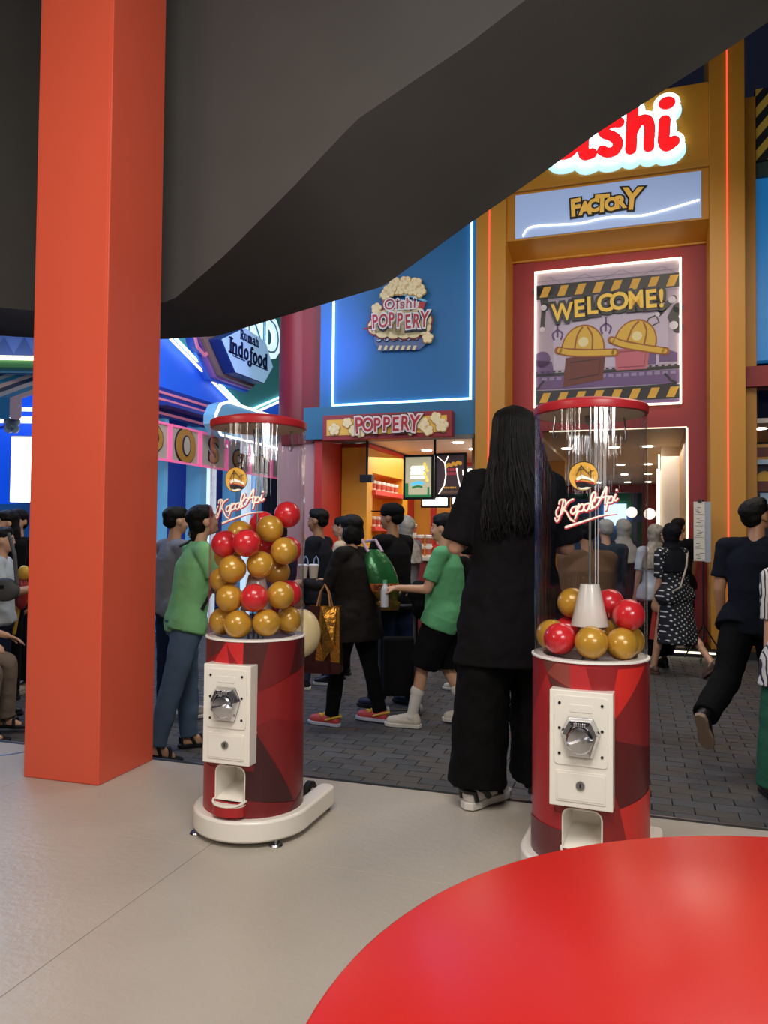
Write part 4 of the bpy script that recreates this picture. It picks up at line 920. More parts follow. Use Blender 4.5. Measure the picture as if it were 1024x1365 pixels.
# hanging poles and menu screens
for px, y0, y1_, wv, lab in ((489.5, 588, 640, .3, 'thin black pole hanging under the sign board with a small black box'), ):
    s1 = fs(px, wv, 610); hp = Thing('hanging_pole', lab, 'pole', FF, (s1, wv, fz(px, y1_, wv)))
    g = G(); g.cyl((s1, wv, fz(px, y1_, wv)), (s1, wv, zci), .018, seg=10); hp.part('pole', g, dark_metal)
    g = G(); g.box(s1-.09, s1+.09, wv-.05, wv+.05, fz(px, 643, wv), fz(px, 633, wv)); hp.part('mounting_box', g, dark_metal)
def screen(name, lab, x0, x1, y0, y1, wv, face, prn):
    sA, sB = fs(x0, wv, (y0+y1)/2), fs(x1, wv, (y0+y1)/2); zA, zB = fz((x0+x1)/2, y1, wv), fz((x0+x1)/2, y0, wv)
    T = Thing(name, lab, 'screen', FF, ((sA+sB)/2, wv, zA)); g = G(); g.box(sA, sB, wv, wv+.06, zA, zB); T.part('casing', g, M('casing_black', '0e0e12', .35), bevel=.004)
    b = .035; g = G(); g.box(sA+b, sB-b, wv-.003, wv, zA+b, zB-b); fc = T.part('display', g, face); g = G(); prn(g, sA+b, sB-b, zA+b, zB-b, wv-.005)
    if g.v: T.part('display_picture', g, None, fc)
    return T
def prn1(g, a, b, c, d, w):
    W, H = b-a, d-c
    for k in range(9): g.m(M('scr_white', 'f8fff8', em=1.6)).disc((a+W*(.3+.09*(k % 5)), c+H*(.72-.09*(k//5))), W*.09, w-.003, w)
    for k in range(6): g.m(M('scr_yellow', 'f0d060', em=.9)).disc((a+W*(.75+.05*(k % 3)), c+H*(.82-.08*k)), W*.06, w-.0045, w-.003)
    for z in (.56, .46): g.m(M('scr_white', 'f8fff8')).box(a+W*.2, a+W*.75, w-.003, w, c+H*z, c+H*(z+.07))
    g.m(M('scr_cyan', '58b8dc', em=.9)).ribbon([(a+W*.28, c+H*.32), (a+W*.5, c+H*.36), (a+W*.66, c+H*.34)], H*.08, w-.003, w)
    g.m(M('scr_green', '2c7a48', em=.5)).box(a, b, w-.003, w, c, c+H*.06); g.m(M('scr_green', '2c7a48')).ribbon([(a+W*.3, c+H*.24), (a+W*.48, c+H*.27), (a+W*.64, c+H*.25)], H*.05, w-.005, w-.003); g.m(M('scr_green', '2c7a48')).box(a, a+W*.12, w-.003, w, c, c+H*.35); g.m(M('scr_green', '2c7a48')).box(a+W*.86, a+W*.94, w-.003, w, c, c+H*.25)
def prn2(g, a, b, c, d, w):
    W, H = b-a, d-c; og = M('scr_gold', 'c48c30', em=.6); rd = M('scr_red', 'b03040', em=.5); le = M('scr_bolt', 'fff4e0', em=2)
    for k in range(7): g.m(og).disc((a+W*(.36+.085*k), c+H*(.72+.03*(k % 2)+.012*k)), W*.07, w-.003, w)
    for z in (.60, .50): 
        for k in range(5): g.m(rd).box(a+W*(.32+.085*k), a+W*(.385+.085*k), w-.003, w, c+H*z, c+H*(z+.07))
    for k in range(6): g.m(og).box(a+W*(.26+.08*k), a+W*(.32+.08*k), w-.003, w, c+H*.16, c+H*.205)
    g.m(M('scr_brown', '6c5040', em=.3)).box(a+W*.12, a+W*.9, w-.003, w, c+H*.04, c+H*.10)
    g.m(le).ribbon([(a+W*.42, c+H*.97), (a+W*.3, c+H*.8), (a+W*.34, c+H*.5), (a+W*.28, c+H*.25), (a+W*.08, c+H*.03)], W*.035, w-.006, w-.0035, None, 0); g.m(le).ribbon([(a+W*.02, c+H*.97), (a+W*.3, c+H*.8)], W*.02, w-.006, w-.0035, None, 0)
    g.m(le).ribbon([(a+W*.74, c+H*.66), (a+W*.8, c+H*.4), (a+W*.9, c+H*.15)], W*.035, w-.006, w-.0035, None, 0); g.m(le).ribbon([(a+W*.97, c+H*.62), (a+W*.98, c+H*.5)], W*.02, w-.006, w-.0035, None, 0)
screen('menu_screen', 'brightly lit hanging menu screen with pale popcorn picture', 537.5, 578, 606, 666, .5, M('scr_face1', 'b0a888', em=.75), prn1)
screen('menu_screen', 'dark brown hanging menu screen with gold popcorn picture', 579.5, 621.5, 603.5, 663, .5, M('scr_face2', '3c2a2c', em=.5), prn2)
s1 = fs(579, .56, 600); hp = Thing('hanging_pole', 'thin black pole holding the pair of menu screens', 'pole', FF, (s1, .57, 1)); g = G(); g.cyl((s1, .59, fz(579, 666, .59)), (s1, .59, zci), .018, seg=10); hp.part('pole', g, dark_metal)
nopic = lambda *a: None
scw = M('scr_lit_white', 'e8f6f4', em=2.6)
screen('price_screen', 'white lit price screen low behind the hanging menu screens', 561, 599, 661, 677, 2.4, scw, nopic)
screen('price_screen', 'white lit price screen partly hidden by the black-clad woman', 601, 640, 659, 676, 2.4, scw, nopic)
screen('wall_screen', 'white lit screen on the kiosk back wall by the yellow column', 621, 640, 622, 650, 2.6, scw, nopic)

# ------------------------------------------------------------------ red rounded corner column
cc = FF.W(fs(397, .5, 550), .75, 0); Rc = .36
cf = Frame((cc.x, cc.y, 0), radians(-19)); rc = Thing('corner_column', 'big rounded red column lit purple on one side above the kiosk', fr=cf, kind='structure')
g = G(); zcb = at(397, 596, cc.y)[2]
g.lathe([(Rc, zcb), (Rc, 7.5)], (-.04, 0, 0), 48); g.box(.0, .42, -.33, .2, zcb+.02, 7.5); rc.part('column_body', g, M('column_red', '7c1b20', .45, var=.04), smooth=True)

# ================================================================== blue noodle hall on the other side of the street
LF = Frame(FF.u * 0 + Vector((-sin(0), 0, 0)), 0)
uu = Vector((cos(radians(-18.5)), sin(radians(-18.5)), 0)); LF = Frame(uu * -6.5, radians(71.5))
def Lh(x, y, w=0): return LF.hit(x, y, w)
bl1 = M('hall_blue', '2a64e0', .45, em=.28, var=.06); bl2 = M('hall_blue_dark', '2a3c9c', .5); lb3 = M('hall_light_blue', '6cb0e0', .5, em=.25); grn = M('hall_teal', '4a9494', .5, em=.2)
ls0, _ = Lh(196, 600); ls1, _ = Lh(372, 500, 0)
lw = Thing('wall_left', 'blue street-side wall of the noodle hall with pink-lined fascia', fr=LF, o=(ls0, .2, 0), kind='structure')
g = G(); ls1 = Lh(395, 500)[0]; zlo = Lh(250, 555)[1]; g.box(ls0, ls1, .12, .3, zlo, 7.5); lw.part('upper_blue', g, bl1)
# teal triangle behind the badge
tri = [Lh(*p, .08) for p in ((222, 440), (322, 543), (430, 505), (430, 420), (222, 420))]
tri = [Lh(232, 452, .08), Lh(318, 543, .08), Lh(334, 551, .08), Lh(380, 530, .08), (ls1, Lh(380, 530, .08)[1]+.3), (ls1, 7.5), (Lh(232, 452, .08)[0]-.4, 7.5), (Lh(232, 452, .08)[0]-.4, Lh(232, 452, .08)[1]+.45)]
g = G(); g.prism(tri, .06, .12); lw.part('teal_gable', g, grn)
g = G(); e1 = Lh(228, 449, .03); e2 = Lh(322, 545, .03); e3 = Lh(333, 551, .03); e4 = Lh(385, 528, .03)
for mt, d in ((M('led_pinkwhite', 'ffe8e0', em=1.6), -.03), (led_c, .05)): g.m(mt).ribbon([(e1[0], e1[1]+d), (e2[0], e2[1]+d)], .032, .02, .05, None, 0); g.m(mt).ribbon([(e3[0], e3[1]+d), (e4[0], e4[1]+d)], .032, .02, .05, None, 0)
lw.part('neon_gable_line', g)
# fascia bands
g = G(); z0 = Lh(250, 565)[1]; z1_ = Lh(250, 528)[1]; pk = M('neon_pink', 'c87490', em=.35)
g.m(bl2).box(ls0, ls1, -.05, .12, z0, z1_)
for k in range(4): zz = z1_ - .06 - k*(z1_-z0)*.235; g.m(pk).box(ls0, ls1, -.065, -.05, zz-.035, zz)
lw.part('pink_lined_fascia', g)
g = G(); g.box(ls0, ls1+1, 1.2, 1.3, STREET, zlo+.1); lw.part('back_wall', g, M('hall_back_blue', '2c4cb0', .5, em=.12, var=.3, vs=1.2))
g = G(); g.box(ls0, ls1, -.3, 1.3, zlo, zlo+.05); lw.part('soffit', g, bl2)
for px, wd, mt in ((221, 5, lb3), (271, 9, lb3), (286, 5, M('white_glow_post', 'dceefc', em=.9)), (318, 8, lb3), (332, 6, M('white_glow_post', 'dceefc')), (346, 6, lb3)):
    a = Lh(px-wd/2, 650)[0]; b = Lh(px+wd/2, 650)[0]; g = G(); g.box(a, b, .0, .25, STREET, zlo); lw.part('lit_post', g, mt)
# letter tiles along the fascia
chars = 'ND OSmie'
tiles = [(186, 223, 'D'), (227.5, 265.5, 'O'), (267.5, 288, 'S'), (290, 306, 'o'), (308, 330, 'm'), (332, 352, 'i'), (354, 372, 'e')]
zt0, zt1 = (Lh(228, 614)[1]+Lh(265, 623)[1])/2, (Lh(228, 566)[1]+Lh(265, 575)[1])/2
s_ = Lh(228, 590, -.15)[0]; tw = Lh(265.5, 590, -.15)[0]-s_; gap = .06; zt0 = (Lh(228, 613, -.15)[1]+Lh(265, 622, -.15)[1])/2; zt1 = (Lh(228, 567, -.15)[1]+Lh(265, 575, -.15)[1])/2
for k, ch in enumerate(['D', 'O', 'S', 'o', 'm', 'i', 'e']):
    a = s_ + (k-1)*(tw+gap); b = a+tw
    nm = 'letter %s' % ch
    T = Thing('letter_tile', 'cream tile with the %s %s on the pink-lined noodle hall fascia' % ('lower-case letter' if ch.islower() else 'capital letter', ch), 'sign', LF, ((a+b)/2, -.1, zt0), group='letter tiles on the noodle hall')
    g = G(); g.box(a, b, -.14, -.05, zt0, zt1); T.part('tile_board', g, M('tile_beige', 'b8ab9c', .5, em=.1), bevel=.01)
    g = G(); pp = [(a, zt0), (b, zt0), (b, zt1), (a, zt1)]
    for i in range(4): g.ribbon([pp[i], pp[(i+1) % 4]], .032, -.165, -.14, None, 0)
    T.part('pink_neon_edge', g, M('neon_pink_bright', 'e06a9c', em=.55))
    g = G(); c = ((a+b)/2, (zt0+zt1)/2)
    if ch == 'O':
        g.m(navy).disc(c, (tw*.37, .27), -.155, -.141, seg=32); g.m(M('tile_gold', 'c08a3a', .5)).disc(c, (tw*.345, .25), -.165, -.1551, seg=32); g.m(navy).disc(c, (tw*.145, .155), -.172, -.1651, seg=28); g.m(M('tile_beige', 'b8ab9c')).disc(c, (tw*.105, .13), -.18, -.1721, seg=28)
    else:
        up_ = .85 if ch in 'DS' else .95; g.m(navy).text(ch, c, .62*up_, -.155, -.141, off=.03, sx=1.2); g.m(M('tile_gold', 'c08a3a')).text(ch, c, .62*up_, -.165, -.1551, off=.008, sx=1.2)
    T.part('tile_letter', g)
# hexagonal badge
hx = [(298, 452), (322, 446), (350, 452), (365, 488), (352, 510), (316, 497), (306, 474)]
hb = [Lh(*p, -.42) for p in ((297, 452), (327, 437), (354, 455), (364, 489), (352.5, 510), (315.5, 496))]
cx_, cz_ = sum(p[0] for p in hb)/6, sum(p[1] for p in hb)/6
bd = Thing('hexagon_badge', 'pale blue hexagon badge with dark blue lettering and layered rim', 'sign', LF, (cx_, 0, cz_-.6))
def scl(k, dx=0, dz=0): return [(cx_+(p[0]-cx_)*k+dx, cz_+(p[1]-cz_)*k+dz) for p in hb]
for nm, k, y0, y1_, mt in (('outer_layer', 1.34, -.02, .06, M('badge_blue_mid', '3a6ad0', .5, em=.12)), ('pink_layer', 1.24, -.10, -.02, M('badge_pink', '8a64a8', .5, em=.1)), ('tan_layer', 1.16, -.18, -.10, M('badge_tan', '8a7468', .5)), ('navy_layer', 1.03, -.40, -.18, M('badge_navy', '1a3478', .5)), ('badge_face', 1.0, -.42, -.40, M('badge_face', 'a6d0f4', .5, em=.45))):
    g = G(); g.prism(scl(k), y0, y1_); bd.part(nm, g, mt, bevel=.012 if k > 1.01 else 0)
ink = M('badge_ink', '142454', .5)
def serif_word(g, word, c, H, adv, st, y0, y1):
    """small serif alphabet drawn with strokes"""
    w = .55*H; D = {'I': ([[(0, 0), (0, 1.45)]], [(0, 0, .3), (0, 1.45, .3)], .36), 'n': ([[(0, 0), (0, 1)], [(0, .7), (.25, 1), (.5, .85), (.5, 0)]], [(0, 0, .2), (.5, 0, .2), (-.08, 1, .1)], .92),
         'd': ([[(.5, 0), (.5, 1.45)], [(.5, .8), (.25, 1), (0, .75), (0, .25), (.25, 0), (.5, .2)]], [(.42, 1.45, .1), (.56, 0, .1)], .92), 'o': ([[(.25, 1), (0, .75), (0, .25), (.25, 0), (.5, .25), (.5, .75), (.25, 1)]], [], .88),
         'f': ([[(.5, 1.35), (.32, 1.45), (.2, 1.2), (.2, 0), (.18, -.35), (-.0, -.55), (-.25, -.45), (-.28, -.2), (-.05, -.1)]], [(.2, .95, .22)], .62), 'R': ([[(0, 0), (0, 1.4)], [(0, 1.4), (.4, 1.35), (.5, 1.05), (.35, .75), (0, .72)], [(.2, .72), (.55, 0)]], [(0, 0, .16), (0, 1.4, .12), (.58, 0, .1)], 1.0),
         'u': ([[(0, 1), (0, .25), (.2, 0), (.45, .2)], [(.48, 1), (.48, 0)]], [(0, 1, .14), (.45, 1, .1)], .9), 'm': ([[(0, 0), (0, 1)], [(0, .75), (.2, 1), (.38, .85), (.38, 0)], [(.38, .75), (.58, 1), (.76, .85), (.76, 0)]], [(0, 0, .14), (.38, 0, .12), (.76, 0, .14)], 1.15),
         'a': ([[(.05, .85), (.25, 1), (.45, .8), (.45, 0)], [(.45, .55), (.15, .5), (0, .25), (.15, 0), (.45, .2)]], [(.52, 0, .08)], .88), 'h': ([[(0, 0), (0, 1.45)], [(0, .7), (.25, 1), (.48, .85), (.48, 0)]], [(0, 0, .14), (.48, 0, .14)], .92)}
    tot = sum(D[ch][2] for ch in word)*adv; x = c[0]-tot/2; base = c[1]
    for ch in word:
        S_, F_, a = D[ch]
        for q_ in S_: g.ribbon([(x+p[0]*adv*.95+.08*adv, base+p[1]*H) for p in q_], st if ch != 'f' else st*.85, y0, y1, None, 5 if len(q_) > 2 else 0)
        for sx_, sz_, hw in F_: g.box(x+(sx_+.085)*adv-hw*adv, x+(sx_+.085)*adv+hw*adv, y0, y1, base+sz_*H-.012, base+sz_*H+.012)
        x += a*adv
g = G(); bs = lambda px, py: Lh(px, py, -.43); A0, A1 = bs(307, 471), bs(358, 490)
serif_word(g, 'Indofood', ((A0[0]+A1[0])/2, (A0[1]+A1[1])/2), .155, (A1[0]-A0[0])/6.4, .042, -.435, -.4205)
A2, A3 = bs(321, 452), bs(346, 462); serif_word(g, 'Rumah', ((A2[0]+A3[0])/2, (A2[1]+A3[1])/2), .10, (A3[0]-A2[0])/4.9, .02, -.435, -.4205)
for q0, q1 in (((311, 474), (327, 481)), ((336, 484.5), (358, 494))): a_, b_ = bs(*q0), bs(*q1); zz = (a_[1]+b_[1])/2; g.box(a_[0], b_[0], -.43, -.4205, zz-.008, zz+.008)
bd.part('badge_lettering', g, ink)
# big pale letters above the badge
g = G(); p = Lh(352, 447, -.2); q_ = Lh(334, 440, -.2); T = Thing('roof_sign', 'pale blue outlined letters N and D above the hexagon badge', 'sign', LF, (q_[0], -.2, q_[1]))
for ch, c in (('N', Lh(338, 440, -.25)), ('D', Lh(358, 452, -.25))): g.m(M('pale_lit', 'd8f2fc', em=1.0)).text(ch, c, .95, -.30, -.24, off=.08); g.m(M('pale_mid', '6cb4d0')).text(ch, c, .95, -.315, -.3005, off=-.03)
T.part('letter_shapes', g)
# small blue hexagon with pink rim beside it
g = G(); pp = [Lh(*p, -.1) for p in ((257, 440), (284, 440), (290, 455), (272, 474), (262, 462))]; T = Thing('small_badge', 'small blue pointed badge with pink rim beside the hexagon badge', 'sign', LF, (pp[3][0], 0, pp[3][1]))
g.prism(pp, -.1, .06); T.part('badge_plate', g, bl2); g = G(); g.ribbon(pp[2:]+pp[:1], .05, -.13, -.1, None, 0); T.part('pink_rim', g, pk)
# rounded light-blue sign
ra, rb = Lh(287, 552, -.5), Lh(400, 600, -.5); zt_ = Lh(296, 533, -.5)[1]; zb_ = Lh(345, 592, -.5)[1]
T = Thing('rounded_sign', 'rounded pale blue sign with a white glowing rim above the machine lid', 'sign', LF, (ra[0], -.4, zb_))
rr = [(rb[0]+1.0, zb_), (rb[0]+1.0, zt_), (ra[0]+.35, zt_), (ra[0]+.12, zt_-.08), (ra[0], zt_-.25), (ra[0], zb_+.15), (ra[0]+.15, zb_)]
g = G(); g.prism(rr, -.5, -.3); T.part('sign_plate', g, M('sign_sky', '74aed4', .5, em=.22)); g = G(); g.ribbon(rr[1:]+rr[:1], .032, -.53, -.5, None, 0); T.part('glowing_rim', g, M('rim_glow', 'fff2ea', em=1.8))
g = G(); g.m(M('letter_pale', 'dfe2e8', .5, em=.3)).text('M', (ra[0]+1.05, zt_-.5), .62, -.53, -.501, off=.06, sx=1.1); g.text('I', (ra[0]+1.9, zt_-.5), .62, -.53, -.501, off=.06); T.part('sign_letters', g)

# ================================================================== frontal booth seen left of the pillar
NF = Frame((0, 13.5, 0), radians(2))
def Nh(x, y, w=0): return NF.hit(x, y, w)
nl, nr = Nh(-140, 600)[0], Nh(85, 600)[0]
T = Thing('wall_far_left', 'blue food hall front with a striped awning seen beside the red pillar', fr=NF, o=(nl, 0, 0), kind='structure')
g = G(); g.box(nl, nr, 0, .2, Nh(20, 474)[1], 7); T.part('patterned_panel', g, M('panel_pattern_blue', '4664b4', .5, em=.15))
g = G()
for k in range(-6, 6): c = Nh(5+k*27, 462); g.prism([(c[0]-.2, c[1]-.2), (c[0]+.2, c[1]-.2), (c[0], c[1]+.16)], -.01, 0)
T.part('triangle_print', g, M('tri_blue', '3a54a4'), kind='stuff')
g = G(); g.box(nl, nr, -.5, .1, Nh(20, 479, -.5)[1], Nh(20, 474, -.5)[1]); T.part('white_light_line', g, led_w)
g = G(); g.box(nl, nr, -.45, .1, Nh(20, 490, -.45)[1], Nh(20, 479.5, -.45)[1]); T.part('green_fascia', g, M('fascia_green', '4c8a5c', .5, em=.1))
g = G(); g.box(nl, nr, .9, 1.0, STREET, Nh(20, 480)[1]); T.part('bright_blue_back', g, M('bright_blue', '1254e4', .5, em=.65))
g = G(); g.box(nl, nr, 0, .9, Nh(20, 498)[1], Nh(20, 490)[1]); T.part('dark_soffit', g, M('dark_soffit', '1c1c22'))
g = G(); g.box(nl, nr, .5, .6, Nh(25, 563, .5)[1], Nh(25, 555, .5)[1]); g.box(nl, nr, .3, .4, Nh(25, 547, .3)[1], Nh(25, 543, .3)[1]); T.part('light_shelf_lines', g, M('soft_lamp', 'e8f0ff', em=1.8))
g = G(); g.tube([(Nh(12, 600, .85)[0] + .9*cos(a), .86, Nh(0, 665, .85)[1]+1.35*sin(a)) for a in [radians(178-9*k) for k in range(11)]], .02, 6); g.m(bl2); T.part('arched_line', g, M('line_pale', '9cb4e8', em=.4))
aw = Thing('striped_awning', 'scalloped awning striped navy, pink, blue and white', 'awning', NF, (Nh(0, 500)[0], -.6, Nh(10, 520, -.8)[1]))
cols = ['1c2c58', 'c8a8b0', '2c7cb0', 'b4b0bc']; z0, z1_ = Nh(10, 530, -1)[1], Nh(10, 499, -.1)[1]; x = nl; k = 0; zv = Nh(10, 555, -1)[1]; xe = Nh(29, 540, -1)[0]; sw = .17*1.0
k = 0; x = xe
while x > nl:
    g = G(M('awning_%d' % (k % 4), cols[(1, 2, 3, 0)[k % 4]], .7)); a, b = x-.185, x; sk = .62
    g.add([(a, -1, z0), (b, -1, z0), (b+sk, -.1, z1_), (a+sk, -.1, z1_), (a, -1, z0-.015), (b, -1, z0-.015), (b+sk, -.1, z1_-.015), (a+sk, -.1, z1_-.015)], [(0, 1, 2, 3), (7, 6, 5, 4), (0, 4, 5, 1), (1, 5, 6, 2), (2, 6, 7, 3), (3, 7, 4, 0)])
    g.prism([(a, z0)] + [(a+.0925-.0925*cos(pi*j/8), zv-.05*sin(pi*j/8)) for j in range(9)] + [(b, z0)], -1.01, -.995); aw.part('awning_stripe', g); x -= .185; k += 1
c = Nh(16, 565, -.9); T = Thing('cloud_sign', 'small grey cloud-shaped board hanging under the striped awning', 'sign', NF, (c[0], -.9, c[1])); g = G()
for dx, dz, r in ((-.06, .03, .07), (.06, .03, .07), (-.05, -.08, .07), (.05, -.08, .07), (0, -.02, .09)): g.disc((c[0]+dx, c[1]+dz), r, -.92, -.88)
T.part('cloud_board', g, M('cloud_grey', '8c9ca8', .6)); g = G(); g.cyl((c[0], -.9, c[1]+.08), (c[0], -.9, z0), .01, seg=6); T.part('hanger', g, dark_metal)
a, zt_ = Nh(15.5, 582, -.2); b = a+1.15; zb_ = Nh(20, 669, -.2)[1]
T = Thing('lit_display', 'tall blown-out white display screen beside the red pillar', 'screen', NF, ((a+b)/2, -.1, zb_)); g = G(); g.box(a-.02, b, -.18, .3, zb_-.02, zt_+.02); T.part('casing', g, M('casing_grey', '8c949c')); g = G(); g.box(a, b-.02, -.2, -.18, zb_, zt_); T.part('display', g, M('display_white', 'f6fbff', em=3))
g = G(); g.box(nl, nr, -.5, .3, STREET, Nh(20, 672, -.5)[1]); solo('display_counter', g, 'counter front with a swirling blue and white wave print behind the crowd', 'counter', M('wave_print', '2a6ab8', .5, var=.85, vs=2.4, em=.15), NF, (nl, 0, 0))

# ================================================================== people
skin_m = M('skin_light', 'c99a7c', .5, var=.05); skin_d = M('skin_tan', 'a87858', .5, var=.05); hair_m = M('hair_black', '0a0807', .55, spec=.2, var=.3, vs=30, stretch=(6, 6, .4), bump=.5, bs=40)
eyew = M('eye_white', 'd8d0c8', .3); eyed = M('eye_dark', '140c0a', .2); lipm = M('lips', '9c5450', .5); clouds = bpy.data.textures.new('folds', 'CLOUDS'); clouds.noise_scale = .11; clouds.noise_depth = 2
hairtex = bpy.data.textures.new('hair_folds', 'CLOUDS'); hairtex.noise_scale = .03
def cloth(name, col, rough=.85, **k): return M('cloth_'+name, col, rough, bump=.25, bs=120, spec=.15, **k)
def vox(T, name, g, mat, size, disp=0, smooth=3, parent=None, label=None, tex=None):
    me = bpy.data.meshes.new(name); me.from_pydata([(p[0]-T.off.x, p[1]-T.off.y, p[2]-T.off.z) for p in g.v], [], g.f); o = bpy.data.objects.new(name, me); COL.objects.link(o)
    r = o.modifiers.new('r', 'REMESH'); r.mode = 'VOXEL'; r.voxel_size = size
    if smooth: s_ = o.modifiers.new('s', 'SMOOTH'); s_.factor = .5; s_.iterations = smooth
    if disp: d = o.modifiers.new('d', 'DISPLACE'); d.texture = tex or clouds; d.strength = disp; d.mid_level = .5; d.texture_coords = 'LOCAL'
    dg = bpy.context.evaluated_depsgraph_get(); m2 = bpy.data.meshes.new_from_object(o.evaluated_get(dg)); o.modifiers.clear(); o.data = m2; bpy.data.meshes.remove(me)
    m2.name = name; m2.materials.clear(); m2.materials.append(mat); m2.polygons.foreach_set('use_smooth', [True]*len(m2.polygons)); o.parent = parent or T.e
    if label: o['label'] = label
    return o
V = Vector
def hand(g, w, d, pn, side, curl, k):
    """palm and five fingers; d = direction of the hand, pn = palm normal, curl in degrees per joint"""
    d = d.normalized(); pn = (pn - d*pn.dot(d)).normalized(); ac = d.cross(pn)*side
    kn = []
    for i in range(4):
        b = w + d*.012*k + ac*(-.018+.012*i)*k; e = w + d*(.082-.006*abs(i-1.3))*k + ac*(-.030+.020*i)*k; g.cap(b, e, .014*k, .0105*k, 8); kn.append(e)
    for i, L in enumerate((.068, .078, .074, .058)):
        p = kn[i]; dr = d.copy(); r = .0092*k
        for j, fr_ in enumerate((.45, .32, .25)):
            a = radians(curl)*(1 if j else .8); dr = (Matrix.Rotation(a, 3, ac.cross(dr).cross(dr).normalized() if False else d.cross(pn)) @ dr) if False else (dr*cos(a) + pn.normalized()*sin(a)*(1) - dr*0).normalized()
            q_ = p + dr*L*fr_*k; g.cap(p, q_, r, r*.88, 8); p = q_; r *= .88
    b = w + d*.02*k - ac*.022*k; e = b + (d*.6 - ac*.75 + pn*.35).normalized()*.045*k; g.cap(b, e, .013*k, .0105*k, 8); g.cap(e, e + (d*.9 - ac*.25 + pn*.4).normalized()*.032*k, .0102*k, .009*k, 8)
def person(label, px, Y, head_deg, H=1.65, ground=STREET, legs=((0, 3, 0), (0, 3, 0)), lean=0, arms=(((0, .05, -1), (0, .25, -1)), ((0, .05, -1), (0, .25, -1))), look=(0, 0), skin=None,
           hair='short', top=None, bottom=None, shoes=None, build=1.0, vs=.008, curl=(18, 18), group=None, sex='f', off=(0, 0), palm=None, hairmat=None, glasses=False, fy=(0, 0), name='person', hair_len=0, brows=True):
    """stands at image column px and depth Y; head_deg 0 = facing away from the booth, 90 = facing picture left, -90 = right"""
    k = H/1.7; P0 = at(px, 700, Y) + V((off[0], off[1], 0)); fr = Frame((P0.x, P0.y, 0), radians(head_deg)); T = Thing(name, label, 'person', fr, (0, 0, ground), group=group)
    sk = skin or skin_m; z = ground
    d = V((0, sin(radians(lean)), cos(radians(lean)))); g = G(); L1, L2_ = .425*k, .40*k; AN = .085*k
    tmp = []
    for side, (pi_, sp, kb) in zip((-1, 1), legs):
        a, b_ = radians(pi_), radians(pi_-kb); sp = radians(sp)
        kn = V((side*sin(sp)*L1, sin(a)*L1, -cos(a)*L1)); an = kn + V((side*sin(sp)*L2_*.6, sin(b_)*L2_, -cos(b_)*L2_)); tmp.append((kn, an, b_))
    hz = z + max(-t[1].z for t in tmp) + AN; P = V((0, 0, hz)); J = {}
    bw = build
    # torso, neck, head
    hw = .085*k*bw; sw = (.165 if sex == 'f' else .19)*k*(.5+.5*bw)
    g.ball(P + V((0, 0, .03*k)), (.15*k*bw, .105*k*bw, .12*k)); g.cap(P + d*.12*k, P + d*.30*k, .10*k*bw, .112*k*bw, 16); g.ball(P + d*.35*k, (.14*k*bw, .092*k*bw, .13*k))
    SC_ = P + d*.475*k; NK = P + d*.53*k
    hd = V((0, sin(radians(lean*.4 + 8)), cos(radians(lean*.4 + 8)))); HC = NK + hd*.155*k
    g.cap(NK - d*.03*k, HC - hd*.03*k, .050*k*(1.1 if sex == 'm' else 1), .046*k, 14)
    hr = Matrix.Rotation(radians(look[0]), 3, 'Z') @ Matrix.Rotation(radians(-look[1]), 3, 'X')
    def hp(x, y, z_): return HC + hr @ V((x*k, y*k, z_*k))
    hb_ = lambda c, r: g.ball(hp(*c), tuple(q_*k for q_ in r), 20, 14, hr)
    hb_((0, -.012, .028), (.074, .093, .080)); hb_((0, .018, -.018), (.064, .068, .085)); hb_((0, .035, -.070), (.044, .044, .034)); hb_((0, .088, -.018), (.011, .016, .013)); hb_((0, .082, .0), (.008, .012, .022))
    hb_((.030, .066, -.030), (.022, .020, .022)); hb_((-.030, .066, -.030), (.022, .020, .022)); hb_((0, .075, -.052), (.020, .012, .010)); hb_((0, .068, -.085), (.017, .014, .012)); hb_((0, .066, .028), (.05, .018, .02))
    for s_ in (-1, 1): hb_((s_*.075, -.008, -.008), (.010, .020, .031))
    # legs and feet
    for i, (side, (kn, an, b_)) in enumerate(zip((-1, 1), tmp)):
        hp_ = P + V((side*hw, 0, 0)); kn = hp_ + kn; an = hp_ + an; J['k%d' % i] = kn; J['a%d' % i] = an; J['h%d' % i] = hp_
        g.cap(hp_, kn, .080*k*bw, .053*k, 14); g.cap(kn, an, .050*k, .033*k, 14); g.cap(kn.lerp(an, .15) + (an-kn).normalized().cross(V((1, 0, 0)))*.006*k, kn.lerp(an, .42) + (an-kn).normalized().cross(V((1, 0, 0)))*.010*k, .046*k, .046*k, 14)
        fd = V((0, cos(b_*.9), sin(b_*.9))) if an.z - z > AN*1.15 else V((-sin(radians(fy[i])), cos(radians(fy[i])), 0)); J['f%d' % i] = fd; fu = V((0, -fd.z, fd.y)) if abs(fd.z) > .01 else V((0, 0, 1)); J['r%d' % i] = fd.cross(fu); J['u%d' % i] = fu
        g.cap(an - fd*.02*k - fu*.045*k, an + fd*.12*k - fu*.055*k, .030*k, .026*k, 10); g.cap(an, an + fd*.10*k - fu*.045*k, .032*k, .024*k, 10)
